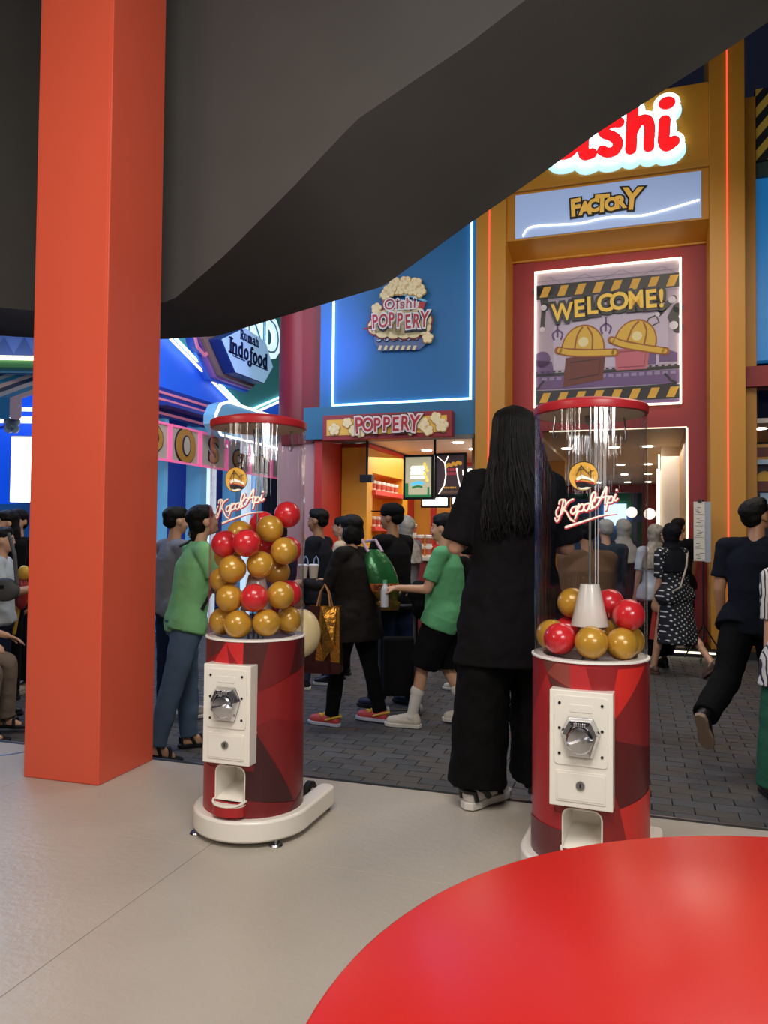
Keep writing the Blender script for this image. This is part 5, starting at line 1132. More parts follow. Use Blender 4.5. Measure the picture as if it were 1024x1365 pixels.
    # arms
    for i, (side, (ud, fd_)) in enumerate(zip((-1, 1), arms)):
        S0 = SC_ + V((side*sw, 0, 0)); ud = V((side*abs(ud[0]) if ud[0] >= 0 else side*ud[0], ud[1], ud[2])).normalized(); fd_ = V((side*fd_[0], fd_[1], fd_[2])).normalized()
        E_ = S0 + ud*.285*k; W_ = E_ + fd_*.245*k; J['s%d' % i], J['e%d' % i], J['w%d' % i] = S0, E_, W_; J['fd%d' % i] = fd_
        g.ball(S0, .056*k*(.6+.4*bw)); g.cap(SC_ + V((side*.06*k, 0, -.01)), S0, .055*k, .05*k, 12); g.cap(S0, E_, .046*k*bw, .037*k*(.6+.4*bw), 12); g.cap(E_, W_, .038*k, .025*k, 12)
        pn = V(palm[i]) if palm and palm[i] else (V((-side, .3, 0)) if abs(fd_.z) > .7 else V((-side*.3, 0, -1) if fd_.z < .2 else (-side, .2, 0)))
        hand(g, W_, fd_, pn, side, curl[i], k)
    body = vox(T, 'body', g, sk, vs, 0, 2)
    # face details
    fg = G()
    for s_ in (-1, 1):
        e = G(); e.ball(hp(s_*.030, .0795, .006), (.013*k, .008*k, .0062*k), 12, 8, hr); eo = T.part('eye', e, eyew, smooth=True)
        e = G(); e.ball(hp(s_*.030, .0865, .006), (.0058*k, .0025*k, .0058*k), 10, 8, hr); T.part('iris', e, eyed, eo, smooth=True)
        e = G(); e.ball(hp(s_*.031, .080, .0245), (.019*k, .008*k, .0035*k), 12, 6, hr); T.part('eyebrow', e, hair_m, smooth=True)
    e = G(); e.ball(hp(0, .0868, -.0475), (.020*k, .005*k, .0045*k), 12, 8, hr); e.ball(hp(0, .0855, -.0555), (.017*k, .006*k, .0052*k), 12, 8, hr); T.part('lips', e, lipm, smooth=True)
    if glasses:
        e = G()
        for s_ in (-1, 1): e.tube([hp(s_*.032+.021*cos(a), .098, .004+.019*sin(a)) for a in [2*pi*j/18 for j in range(18)]], .0016, 6, True); e.tube([hp(s_*.053, .096, .008), hp(s_*.076, .0, .006)], .0016, 5)
        e.tube([hp(-.011, .098, .006), hp(.011, .098, .006)], .0016, 5); T.part('glasses', e, M('glasses_gold', 'b89868', .3, metal=.8))
    hm = hairmat or hair_m
    # hair
    if hair and hair != 'hijab':
        h = G(); hh = lambda c, r: h.ball(hp(*c), tuple(q_*k for q_ in r), 20, 14, hr)
        if hair == 'short': hh((0, -.022, .052), (.084, .100, .072)); hh((0, -.055, .005), (.074, .058, .065)); hh((0, .03, .092), (.062, .05, .03)); hh((.0, .052, .078), (.055, .03, .022))
        else:
            hh((0, -.020, .046), (.087, .102, .078)); hh((0, -.05, .0), (.080, .064, .085)); hh((0, .04, .080), (.06, .04, .03))
        if hair == 'bob': hh((.06, -.03, -.04), (.035, .065, .085)); hh((-.06, -.03, -.04), (.035, .065, .085)); hh((0, -.07, -.045), (.078, .05, .09)); hh((0, -.05, -.07), (.085, .06, .055))
        if hair == 'ponytail': hh((0, -.115, .0), (.03, .03, .03)); h.cap(hp(0, -.12, -.01), hp(.015, -.135, -.12), .028*k, .024*k); h.cap(hp(.015, -.135, -.12), hp(.02, -.11, -.20), .024*k, .008*k)
        if hair == 'bun': hh((0, -.105, .03), (.042, .042, .042))
        if hair == 'lowtail': hh((0, -.095, -.06), (.04, .035, .045)); h.cap(hp(0, -.10, -.07), hp(.02, -.09, -.15), .030*k, .012*k)
        if hair == 'long': hh((0, -.06, -.08), (.085, .06, .14)); h.loft([(HC.x, HC.y-.06*k, HC.z-.42*k, .06*k, .02*k), (HC.x, HC.y-.085*k, HC.z-.3*k, .10*k, .035*k), (HC.x, HC.y-.07*k, HC.z-.1*k, .095*k, .055*k), (HC.x, HC.y-.03*k, HC.z+.04*k, .08*k, .07*k)], 20)
        vox(T, 'hair', h, hm, vs*1.1, .012, 2, tex=hairtex)
    T.J = J; T.hp = hp; T.k = k; T.P = P; T.d = d; T.SC = SC_; T.NK = NK; T.HC = HC; T.hr = hr; T.z = z; T.sw = sw; T.bw = bw
    if hair == 'hijab': hijab(T, hm, vs)
    if top: top_(T, vs=vs, **top)
    if bottom: bottom_(T, vs=vs, **bottom)
    if shoes: shoes_(T, **shoes)
    return T
def ell(c, rx, ry): return (c.x, c.y, c.z, rx, ry)
def top_(T, mat, hem=-.02, loose=.02, sleeve=.6, vs=.01, cuff=.062, flare=0, name='shirt', collar=None, folds=.018, neck=.0):
    """hem: height above the hip joint where it ends (negative = lower); sleeve 0..1 upper arm, 1..2 forearm"""
    k, P, d, J = T.k, T.P, T.d, T.J; g = G(); b = T.bw; L = loose
    R = []
    for t, rx, ry in ((hem/k, .152+L*1.2+flare, .115+L+flare*.8), (max(hem/k+.02, .02) if hem < 0 else hem/k+.03, .150+L*1.1, .112+L), (.12, .128+L, .104+L), (.25, .140+L*.8, .108+L*.8), (.38, .162+L*.5, .112+L*.5), (.455, .152, .100), (.505, .085+neck, .075+neck), (.515, .06+neck, .06+neck)):
        c = P + d*(t*k) if t > 0 else P + V((0, 0, t*k)); R.append(ell(c, rx*k*(b if t < .4 else (.6+.4*b)), ry*k*(b if t < .46 else 1)))
    g.loft(R, 28)
    if hem < 0:
        for i in (0, 1):
            h, kn = J['h%d' % i], J['k%d' % i]; r0 = (.105 + min(L, .03))*k*b; g.ball(h, (r0*.96, r0*.98, r0)); g.cyl(h, h.lerp(kn, min(1, -hem/.42)), r0, r0*1.02, 20)
    for i in (0, 1):
        S0, E_, W_ = J['s%d' % i], J['e%d' % i], J['w%d' % i]; in_ = S0.lerp(T.SC, .75)
        g.cap(in_ + V((0, 0, .002*k)), S0, .070*k*(.6+.4*b), .066*k*(.6+.4*b), 16)
        if sleeve <= 1: g.cyl(S0, S0.lerp(E_, sleeve), .064*k*(.6+.4*b), cuff*k*(.6+.4*b), 16)
        else: g.cyl(S0, E_, .064*k*(.6+.4*b), .053*k, 16); g.ball(E_, .054*k); g.cyl(E_, E_.lerp(W_, sleeve-1), .050*k, .040*k, 16)
    o = vox(T, name, g, mat, vs*1.15, folds, 2)
    if collar:
        g = G(); c = T.NK + T.d*(-.012*k); g.lathe([(.062*k, 0), (.075*k, .01*k), (.060*k, .045*k), (.056*k, .045*k), (.06*k, .012*k)], (c.x, c.y, c.z-.02*k), 24, True); T.part('collar', g, collar, o, smooth=True)
    return o
def bottom_(T, mat, kind='trousers', length=1.0, vs=.01, wide=0, hem=.6, loose=.012, flare=.05, name=None, folds=.018, waist=.10):
    k, P, d, J, b = T.k, T.P, T.d, T.J, T.bw; g = G()
    if kind in ('trousers', 'shorts'):
        g.loft([ell(P + V((0, 0, -.10*k)), (.155+loose)*k*b, (.11+loose)*k*b), ell(P + V((0, 0, 0)), (.160+loose)*k*b, (.118+loose)*k*b), ell(P + d*waist*k, (.130+loose)*k*b, (.105+loose)*k*b)], 24)
        for i in (0, 1):
            h, kn, an = J['h%d' % i], J['k%d' % i], J['a%d' % i]; r0, r1, r2 = (.092+loose)*k*b, (.062+loose+wide*.6)*k, (.048+loose+wide)*k
            if length <= .5: g.ball(h, r0*1.02); g.cyl(h, h.lerp(kn, length*2), r0, (r0+r1)/2*1.05, 18)
            else: g.ball(h, r0*.98); g.cyl(h, kn, r0, r1, 18); g.ball(kn, r1); g.cyl(kn, kn.lerp(an, (length-.5)*2), r1, r2, 18)
        return vox(T, name or kind, g, mat, vs*1.1, folds, 2)
    c0 = P + V((0, 0, -hem*k)); kc = (J['k0'] + J['k1'])/2; mid = V((kc.x, kc.y, max(kc.z, c0.z+.05)))
    ac_ = (J['a0']+J['a1'])/2; bot = V((ac_.x*.6+kc.x*.4, ac_.y*.45+kc.y*.55, c0.z)) if hem > .5 else V((kc.x, kc.y*.8, c0.z))
    g.loft([ell(bot, (.19+flare)*k*b, (.16+flare*.8)*k*b), ell(bot.lerp(P, .5), (.175+flare*.5)*k*b, (.145+flare*.5)*k*b), ell(P, .165*k*b, .125*k*b), ell(P + d*waist*k, .13*k*b, .11*k*b)], 28)
    return vox(T, name or 'skirt', g, mat, vs*1.1, folds*1.5, 2)
def shoes_(T, mat, sole=None, kind='sneaker', thick=.028, big=1.0):
    k = T.k
    for i in (0, 1):
        an, fd, fu = T.J['a%d' % i], T.J['f%d' % i], T.J['u%d' % i]; B = an - fu*.083*k
        fr3 = lambda x, y, z, B=B, fd=fd, fu=fu, rr_=T.J['r%d' % i]: tuple(B + rr_*(x*k*big) + fd*y*k*big + fu*z*k)
        outl = [(.030, -.062), (.038, -.02), (.034, .04), (.046, .10), (.046, .15), (.030, .19), (0, .20), (-.03, .19), (-.044, .15), (-.044, .10), (-.032, .04), (-.036, -.02), (-.030, -.062), (0, -.075)]
        s_ = G(); n = len(outl); t = thick
        s_.add([fr3(x, y, .002) for x, y in outl] + [fr3(x*1.03, y*1.02, t) for x, y in outl], [tuple(range(n-1, -1, -1)), tuple(range(n, 2*n))] + [(j, (j+1) % n, n+(j+1) % n, n+j) for j in range(n)])
        u = G()
        if kind in ('sneaker', 'clog', 'slipper'):
            top = .085 if kind == 'sneaker' else .062
            u.cap(V(fr3(0, -.03, t+.022)), V(fr3(0, .13, t+.016)), .036*k*big, .036*k*big, 14); u.cap(V(fr3(0, .12, t+.014)), V(fr3(0, .155, t+.010)), .040*k*big, .034*k*big, 14)
            u.cap(V(fr3(0, -.03, t+.02)), V(fr3(0, -.02, top)), .038*k*big, .040*k, 14)
            if kind == 'sneaker': u.cap(V(fr3(0, -.01, top)), V(fr3(0, .09, t+.035)), .036*k, .03*k, 12)
            o = vox(T, 'shoe', u, mat, .006, 0, 2)
        else:
            u.tube([fr3(-.045, .10, t), fr3(-.036, .095, t+.04), fr3(0, .09, t+.052), fr3(.036, .095, t+.04), fr3(.045, .10, t)], .012*k, 8); u.tube([fr3(-.04, .04, t), fr3(-.03, .0, t+.065), fr3(.03, .0, t+.065), fr3(.04, .04, t)], .011*k, 8); u.tube([fr3(-.034, -.05, t), fr3(-.028, -.055, t+.05), fr3(.028, -.055, t+.05), fr3(.034, -.05, t)], .009*k, 8)
            o = T.part('sandal_straps', u, mat, smooth=True)
        T.part('sole', s_, sole or mat, o, bevel=.004)
        setattr(T, 'shoe%d' % i, (o, fr3))
def hijab(T, mat, vs):
    k, hp = T.k, T.hp; g = G(); 
    for c, r in (((0, -.03, .035), (.098, .108, .10)), ((0, -.03, -.03), (.09, .085, .10)), ((0, -.02, -.11), (.075, .075, .07))): g.ball(hp(*c), tuple(q*k for q in r), 20, 14, T.hr)
    N = T.NK; g.loft([ell(N + T.d*(-.26*k) + V((0, -.03, 0)), .20*k, .155*k), ell(N + T.d*(-.12*k) + V((0, -.02, 0)), .19*k, .135*k), ell(N + T.d*(-.02*k), .13*k, .10*k), ell(N + T.d*(.07*k), .075*k, .08*k)], 24)
    vox(T, 'headscarf', g, mat, vs*1.1, .03, 2)

blk_c = cloth('black', '0c0b0d'); blk_p = cloth('black_trousers', '060607'); navy_c = cloth('navy_jeans', '1e2a48'); jean = cloth('blue_jeans', '566a82', var=.2, vs=3); green_c = cloth('green_polo', '86c486'); white_s = M('shoe_white', 'd8d4cc', .5); black_s = M('shoe_black', '141416', .45); grey_c = cloth('grey', '7c7e84')

# 1 the woman in black standing at the floor edge
W1 = person('woman in oversized black tee and wide trousers with long dark hair, back turned', 684, 3.36, 4, H=1.70, ground=.001, sex='f', build=1.02, vs=.008, legs=((-1, 6, 0), (5, 4, 2)), lean=1, fy=(-48, -10),
  arms=(((.30, .10, -1), (-.55, .8, .25)), ((.30, .10, -1), (-.35, .9, .05))), look=(0, -8), hair=None, top=dict(mat=blk_c, hem=-.30, loose=.055, sleeve=.92, cuff=.082, flare=.03, name='oversized_tee', folds=.03),
  bottom=dict(mat=blk_p, wide=.055, loose=.022, length=.985, folds=.028), shoes=dict(mat=white_s, sole=white_s, thick=.034, big=1.12))
def long_hair(T):
    g = G(); hp, k = T.hp, T.k
    for c, r in (((0, -.015, .040), (.092, .106, .092)), ((0, -.045, -.02), (.096, .068, .11)), ((0, -.055, -.12), (.105, .055, .12))): g.ball(hp(*c), tuple(q*k for q in r), 24, 16, T.hr)
    g.loft([ell(T.HC + V((0, -.176, -.39)), .09, .018), ell(T.HC + V((0, -.174, -.30)), .13, .024), ell(T.HC + V((0, -.150, -.18)), .128, .036), ell(T.HC + V((0, -.09, -.12)), .125, .055), ell(T.HC + V((0, -.05, 0)), .10, .07)], 28)
    base = vox(T, 'long_hair', g, hair_m, .008, .012, 2, tex=hairtex)
    for side in (1,):
        rnd = random.Random(3); gg = G()
        for n_ in range(380):
            a = rnd.uniform(-1, 1); a = a*(1.15-.15*abs(a)); a = max(-1, min(1, a)); ph = rnd.uniform(0, 6); L = rnd.uniform(.33, .44); P_ = []; am = rnd.uniform(.5, 1.2); dy = rnd.uniform(-.012, .012)
            for j in range(20):
                t = j/19
                if t < .36:
                    f_ = radians(8 + 97*t/.36); x = a*.100*sin(f_)**.6; yb = -.012 - .108*sin(f_)*sqrt(max(0, 1-.72*a*a)); zz = .040 + .098*cos(f_)*(1-.15*a*a)
                else:
                    u = (t-.36)/.64; zt0 = .040 + .098*cos(radians(105)); x = a*(.100 + .050*sin(u*pi/2)) + am*.021*sin(ph + u*8)*u; yb = -.012 - .106*sqrt(max(0, 1-.72*a*a)) - .018*u - am*.010*cos(ph+u*8)*u - .068*min(1, u*1.8); zz = zt0 - (L+zt0)*u - .02*abs(a)*u
                P_.append(T.HC + V((x*k, (yb+dy*t)*k, zz*k)))
            gg.tube(P_, [(.0068 if j < 15 else .0068*(20-j)/5.2)*k for j in range(20)], 5)
        T.part('hair_locks', gg, hair_m, base, smooth=True, kind='stuff')
long_hair(W1)
for i in (0, 1):
    o, f3 = getattr(W1, 'shoe%d' % i); g = G()
    g.tube([f3(-.040, .10, .035), f3(-.030, .105, .066), f3(0, .108, .074), f3(.030, .105, .066), f3(.040, .10, .035)], .014, 8); g.tube([f3(-.036, -.045, .04), f3(-.034, -.055, .075), f3(0, -.072, .08), f3(.034, -.055, .075), f3(.036, -.045, .04)], .011, 8); g.tube([f3(-.043, .02, .045), f3(-.040, .0, .075), f3(-.038, -.03, .09)], .013, 8); g.tube([f3(.043, .02, .045), f3(.040, .0, .075), f3(.038, -.03, .09)], .013, 8)
    W1.part('black_overlay', g, black_s, o, smooth=True)

# 2 green polo woman at the left machine
W2 = person('woman in green polo and blue jeans leaning over something beside the full capsule machine', 250, 5.03, -62, H=1.62, legs=((6, 4, 3), (-14, 3, 2)), lean=9, sex='f', build=1.06,
  arms=(((.12, .45, -1), (-.15, 1, -.35)), ((.12, .45, -1), (-.15, 1, -.35))), look=(0, -18), hair='lowtail', top=dict(mat=green_c, hem=-.07, loose=.018, sleeve=.62, collar=green_c, cuff=.066), bottom=dict(mat=jean, loose=.012, wide=.004), shoes=dict(mat=black_s, sole=black_s, kind='sandal'))
g = G(); c = W2.hp(0, -.125, -.055); g.tube([c + V((.02*cos(a), 0, .018*sin(a))) for a in [2*pi*j/12 for j in range(12)]], .005, 6, True); W2.part('hair_clip', g, steel)
g = G(); J = W2.J; g.tube([W2.SC + V((-.10, -.10, .03)), W2.SC + V((-.09, 0, .08)), W2.SC + V((-.03, .115, 0)), W2.P + V((.12, .14, .2)), W2.P + V((.17, .06, .08))], .011, 8); W2.part('bag_strap', g, black_s, smooth=True)
# 3 grey shirt person behind her
person('person in grey shirt and navy trousers standing behind the green polo woman', 232, 5.95, -50, H=1.62, sex='m', hair='short', top=dict(mat=grey_c, sleeve=1.6, hem=-.06, loose=.03), bottom=dict(mat=navy_c), shoes=dict(mat=M('patterned_shoe', 'a09c98', .6, var=.6, vs=25), sole=white_s), legs=((0, 4, 0), (10, 4, 4)), vs=.010)
# 4 profile man
M4 = person('man in black open jacket seen in profile, one hand raised near his chin', 426, 7.2, 72, H=1.66, sex='m', hair='short', skin=skin_d, top=dict(mat=cloth('near_black', '181a22'), sleeve=1.85, hem=-.10, loose=.03), bottom=dict(mat=cloth('slate_jeans', '343c4c')), shoes=dict(mat=black_s, sole=white_s),
  arms=(((.1, .0, -1), (0, .4, -1)), ((.06, .42, -.9), (-.05, .35, .95))), vs=.010, palm=((1, 0, 0), (-.2, 1, 0)), curl=(18, 10), legs=((6, 4, 0), (-6, 4, 2)))
# 5 woman with glasses
person('woman with thin glasses and beige top between the profile man and the bag carrier', 458, 7.75, 78, H=1.60, hair='bun', glasses=True, top=dict(mat=cloth('beige', 'c8b49c'), sleeve=1.5, hem=-.08, loose=.03), bottom=dict(mat=blk_p), shoes=dict(mat=black_s), vs=.010, arms=(((.08, .2, -1), (0, 1, -.1)), ((.08, .2, -1), (0, 1, -.1))))
# 6 woman in dark jacket with gold bag
jacket = cloth('dark_brown_jacket', '1c1817')
W6 = person('woman in dark jacket with a black bob and red clogs carrying a gold shopping bag', 474, 5.85, 62, H=1.58, build=1.16, hair='bob', lean=3, top=dict(mat=jacket, sleeve=1.95, hem=-.20, loose=.045, name='jacket', flare=.02, folds=.03), bottom=dict(mat=blk_p, loose=.008), legs=((10, 4, 4), (-10, 4, 3)),
  arms=(((.16, .38, -1), (-.08, 1, .12)), ((.16, .38, -1), (-.12, 1, .10))), shoes=dict(mat=M('clog_red', 'b84444', .5), sole=M('clog_sole', 'b4b8cc', .5), kind='clog', big=1.1), vs=.009)
for i in (0, 1):
    o, f3 = getattr(W6, 'shoe%d' % i); g = G()
    for x, y, z in ((0, .05, .085), (.02, .075, .08), (-.02, .075, .08), (0, .10, .075)): g.ball(f3(x, y, z), .016, 10, 7)
    g.tube([f3(-.042, .03, .05), f3(-.040, -.05, .08), f3(0, -.08, .085), f3(.040, -.05, .08), f3(.042, .03, .05)], .008, 6)
    W6.part('yellow_trim', g, M('clog_yellow', 'd0a838', .5), o, smooth=True)
def cup(x, y, z, lab, straw=True):
    T = Thing('drink_cup', lab, 'cup', WORLD, (x, y, z), group='clear cups held by the woman in the dark jacket'); g = G(); g.lathe([(.030, 0), (.040, .095), (.037, .095), (.028, .003), (0, .003)], (x, y, z), 20); T.part('cup_body', g, M('cup_clear', 'c8b8ac', .25), smooth=True)
    g = G(); g.lathe([(.042, .094), (.042, .104), (.03, .112), (0, .112)], (x, y, z), 20); T.part('cup_lid', g, M('cup_lid', 'd8d4d8', .3), smooth=True)
    g = G(); g.tube([(x, y, z+.10), (x+.005, y, z+.15), (x+.02, y, z+.175), (x+.035, y, z+.15), (x+.04, y, z+.11)], .005, 6); T.part('carry_loop', g, M('straw_blue', '8ca4cc', .4), smooth=True)
def wpt(T, p): return T.e.matrix_basis @ (V(p) - T.off)
def w2(T, p): f = T.fr; return f.o + f.u*p[0] + f.n*p[1] + V((0, 0, p[2]))
hA = w2(W6, W6.J['w0'] + W6.J['fd0']*.09); hB = w2(W6, W6.J['w1'] + W6.J['fd1']*.09)
c0 = (hA + hB)/2; cup(c0.x-.03, c0.y-.02, c0.z+.015, 'clear iced drink cup with blue loop held nearer the profile man'); cup(c0.x+.05, c0.y+.01, c0.z+.015, 'clear snack cup held beside the cup with the blue loop')
# gold bag hanging from her forearm
e0 = w2(W6, W6.J['e0'].lerp(W6.J['w0'], .75)); f6 = Frame((e0.x, e0.y, 0), radians(-8)); bz = at(432, 893, 5.7)[2]; bt = at(432, 806, 5.7)[2]
f6 = Frame((at(433, 800, 5.62).x, 5.62, 0), radians(-8))
gb = Thing('shopping_bag', 'shiny gold shopping bag with brown base hanging from the jacketed arm', 'bag', f6, (0, 0, bz))
goldf = M('gold_foil', 'c08c3c', .22, metal=.9, bump=.8, bs=14); brf = M('brown_foil', '3a1614', .3, metal=.3, bump=.5, bs=14)
h = bt-bz
g = G(); g.m(goldf).add([(-.11, -.05, bt), (.12, -.05, bt), (.12, .05, bt), (-.11, .05, bt), (-.15, -.075, bz), (.13, -.075, bz), (.13, .075, bz), (-.15, .075, bz)], [(0, 4, 5, 1), (1, 5, 6, 2), (2, 6, 7, 3), (3, 7, 4, 0), (4, 7, 6, 5)]); gb.part('bag_body', g)
g = G(); g.add([(-.112, -.052, bt), (-.02, -.053, bt), (-.055, -.0755, bz), (-.152, -.077, bz)], [(0, 3, 2, 1)]); g.add([(-.05, -.06, bz+h*.02), (.075, -.080, bz+h*.03), (.02, -.066, bz+h*.95)], [(0, 1, 2)]); g.mats = [brf]; g.mi = [0]*2
g.add([(-.152, -.078, bz), (.132, -.078, bz), (.131, -.073, bz+.08), (-.147, -.075, bz+.10)], [(0, 1, 2, 3)]); gb.part('brown_panel', g, brf)
g = G(); g.m(goldf); g.add([(-.01, -.066, bt-.01), (.10, -.064, bt-.01), (.09, -.10, bz+.20), (.01, -.085, bz+.08), (.04, -.07, bz+.2)], [(0, 4, 3), (0, 3, 2), (0, 2, 1)]); gb.part('foil_fold', g)
g = G()
for y in (-.045, .045): g.tube([(-.05, y, bt-.01), (-.03, y*.4, bt+.10), (.0, y*.2, bt+.155), (.03, y*.4, bt+.10), (.05, y, bt-.01)], .006, 6)
gb.part('handle', g, M('handle_gold', 'a8744a', .4), smooth=True)
# green snack-shaped bag on her back
p0 = w2(W6, W6.SC + V((.03, -.17, .02))); p1 = w2(W6, W6.P + V((.06, -.22, .12))); f7 = Frame((p0.x, p0.y, 0), radians(20)); 
sb_ = Thing('snack_bag', 'green and gold snack-pack shaped bag slung on the back of the jacket woman', 'bag', f7, (0, 0, p1.z)); g = G(); sf = M('foil_green', '2c6a3c', .25, metal=.35, bump=.7, bs=16); gf = M('foil_gold_dark', 'a07840', .25, metal=.7, bump=.9, bs=18)
zt_, zb_ = p0.z+.02, p1.z-.10; n = 10; vs_ = []; fs_ = []
def sbr(t): return (.06+.11*sin(pi*min(1, t*1.1))**.6 if t < .85 else .15-.05*(t-.85)/.15)
for part_, (t0, t1), mt in (('bag_green', (0, .55), sf), ('bag_label', (.55, .68), M('label_orange', 'c07038', .4)), ('bag_foil', (.68, 1.0), gf)):
    g = G(); R = []
    for j in range(9): t = t1-(t1-t0)*j/8; R.append((.13*t - .0, -.02*sin(pi*t), zt_-(zt_-zb_)*t, sbr(t)*.72, .02+.05*sin(pi*t)))
    g.loft(R, 24); o = sb_.part(part_, g, mt, smooth=True)
g = G(); g.text('POTATO', (.07, zt_-(zt_-zb_)*.61), .05, -.092, -.086, off=.002); sb_.part('lettering', g, M('label_dark', '5a2418'))
g = G()
for x in (-.05, .06): g.tube([(x, -.02, zt_-.02), (x-.03, .05, zt_+.07), (x-.06, .18, zt_+.06)], .012, 8)
sb_.part('shoulder_strap', g, M('strap_pinkish', 'b89cb0', .6), smooth=True)
# 7 capped man in black tee
M7 = person('man in black cap, black tee and blue jeans looking into the kiosk queue', 524, 6.45, 52, H=1.68, sex='m', hair='short', skin=skin_d, build=1.05, top=dict(mat=blk_c, sleeve=.8, hem=-.10, loose=.035), bottom=dict(mat=navy_c, loose=.02, wide=.01), shoes=dict(mat=M('slipper_navy', '1c2338', .6), sole=black_s, kind='slipper'),
  arms=(((.12, .30, -1), (-.1, 1, -.0)), ((.12, .30, -1), (-.1, 1, -.0))), vs=.009, legs=((3, 5, 0), (-6, 5, 3)), look=(12, 0))
g = G(); hp = M7.hp; k = M7.k
g.ball(hp(0, -.012, .055), (.094*k, .110*k, .075*k), 24, 16); capo = vox(M7, 'cap', g, blk_c, .007, 0, 1)
g = G(); g.loft([(*(hp(0, .115, .052)), .070, .065), (*(hp(0, .115, .060)), .068, .063)], 24); M7.part('cap_brim', g, blk_c, capo); g = G(); g.ball(hp(.06, .06, .075), .012, 10, 8); M7.part('cap_badge', g, M('badge_small_gold', 'c4a468'), capo)
# folding trolley beside him
tx = at(530, 900, 6.1); f8 = Frame((tx.x, tx.y, 0), radians(8)); tr_ = Thing('shopping_trolley', 'black folding trolley with grey wheels between the capped man and the bag carrier', 'trolley', f8, (0, 0, STREET))
g = G()
for x in (-.13, .15): g.cyl((x, .1, STREET+.1), (x, .12, STREET+.86), .011, seg=8)
g.cyl((-.13, .12, STREET+.86), (.15, .12, STREET+.86), .011, seg=8); tr_.part('frame', g, M('tube_grey', '5c5c66', .35, metal=.6))
g = G(); g.box(-.11, .13, -.02, .10, STREET+.16, STREET+.62); tr_.part('bag', g, blk_c, bevel=.02)
for x in (-.16, -.08, .12, .19):
    for dz, yy in ((.045, -.03 if x < 0 else .02),):
        g = G(); g.tube([(x, yy+.032*cos(a), STREET+.046+.032*sin(a)) for a in [2*pi*j/18 for j in range(18)]], .012, 8, True); wh = tr_.part('wheel', g, M('wheel_grey', '8c8c8c', .5), smooth=True); g = G(); g.cyl((x-.012, yy, STREET+.046), (x+.012, yy, STREET+.046), .014, seg=12); tr_.part('hub', g, dark_metal, wh)
g = G(); g.cyl((-.17, .0, STREET+.046), (.2, .0, STREET+.046), .006, seg=8); g.cyl((-.12, 0, STREET+.05), (-.12, .09, STREET+.17), .008, seg=8); g.cyl((.14, 0, STREET+.05), (.14, .09, STREET+.17), .008, seg=8); tr_.part('axle', g, dark_metal)
# 8 girl in green shirt
W8 = person('girl in green sports shirt and black shorts with white socks holding a white bottle', 594, 5.8, 72, H=1.62, hair='ponytail', build=1.1, top=dict(mat=cloth('sport_green', '5ea474'), sleeve=.75, hem=-.10, loose=.035), bottom=dict(mat=blk_c, kind='shorts', length=.50, loose=.03), legs=((20, 3, 8), (2, 3, 30)),
  arms=(((.10, .35, -1), (-.06, 1, .02)), ((.10, .25, -1), (-.1, 1, -.1))), shoes=dict(mat=M('shoe_cream', 'cfc6b6', .5), sole=white_s, thick=.03, big=1.1), vs=.009, look=(0, 2), curl=(38, 30))
for i in (0, 1):
    kn, an = W8.J['k%d' % i], W8.J['a%d' % i]; g = G(); g.cyl(kn.lerp(an, .42), an, .052*W8.k, .040*W8.k, 18); g.ball(kn.lerp(an, .5), (.050, .054, .06)); g.ball(an, .042); vox(W8, 'white_sock', g, M('sock_white', 'dcd8d0', .8), .007, 0, 1)
g = G(); a, b = W8.J['e1'], W8.J['w1']; g.ball(a.lerp(b, .75) + V((0, 0, -.03)), (.075, .095, .10)); g.ball(a.lerp(b, .65) + V((.0, 0, -.13)), (.075, .10, .12)); vox(W8, 'draped_jacket', g, blk_c, .010, .03, 2)
hb2 = w2(W8, W8.J['w0'] + W8.J['fd0']*.10); x, y, z0 = hb2.x, hb2.y-.02, hb2.z-.15
T = Thing('water_bottle', 'white plastic bottle with green cap held by the green shirt girl', 'bottle', WORLD, (x, y, z0)); g = G(); g.lathe([(.024, 0), (.030, .006), (.031, .13), (.028, .15), (.014, .175), (.014, .185), (0, .185)], (x, y, z0), 24); T.part('bottle_body', g, M('bottle_white', 'c8ccd4', .3), smooth=True); g = G(); g.lathe([(.017, .182), (.017, .205), (0, .206)], (x, y, z0), 20); T.part('bottle_cap', g, M('cap_green', '6cb08c', .4)); 
# 9 red shirt woman
person('woman in red shirt with dark ponytail at the kiosk counter', 588, 8.3, 70, H=1.56, hair='ponytail', top=dict(mat=cloth('red_tee', 'b02420'), sleeve=.7, hem=-.06), bottom=dict(mat=blk_p), shoes=dict(mat=black_s), vs=.011)
person('person in pale patterned headscarf at the far end of the kiosk counter', 541, 8.4, 40, H=1.62, hair='hijab', hairmat=cloth('pattern_scarf', '98948c', var=.7, vs=18), top=dict(mat=grey_c, sleeve=1.8, hem=-.2), bottom=dict(mat=blk_p), shoes=dict(mat=black_s), vs=.011)
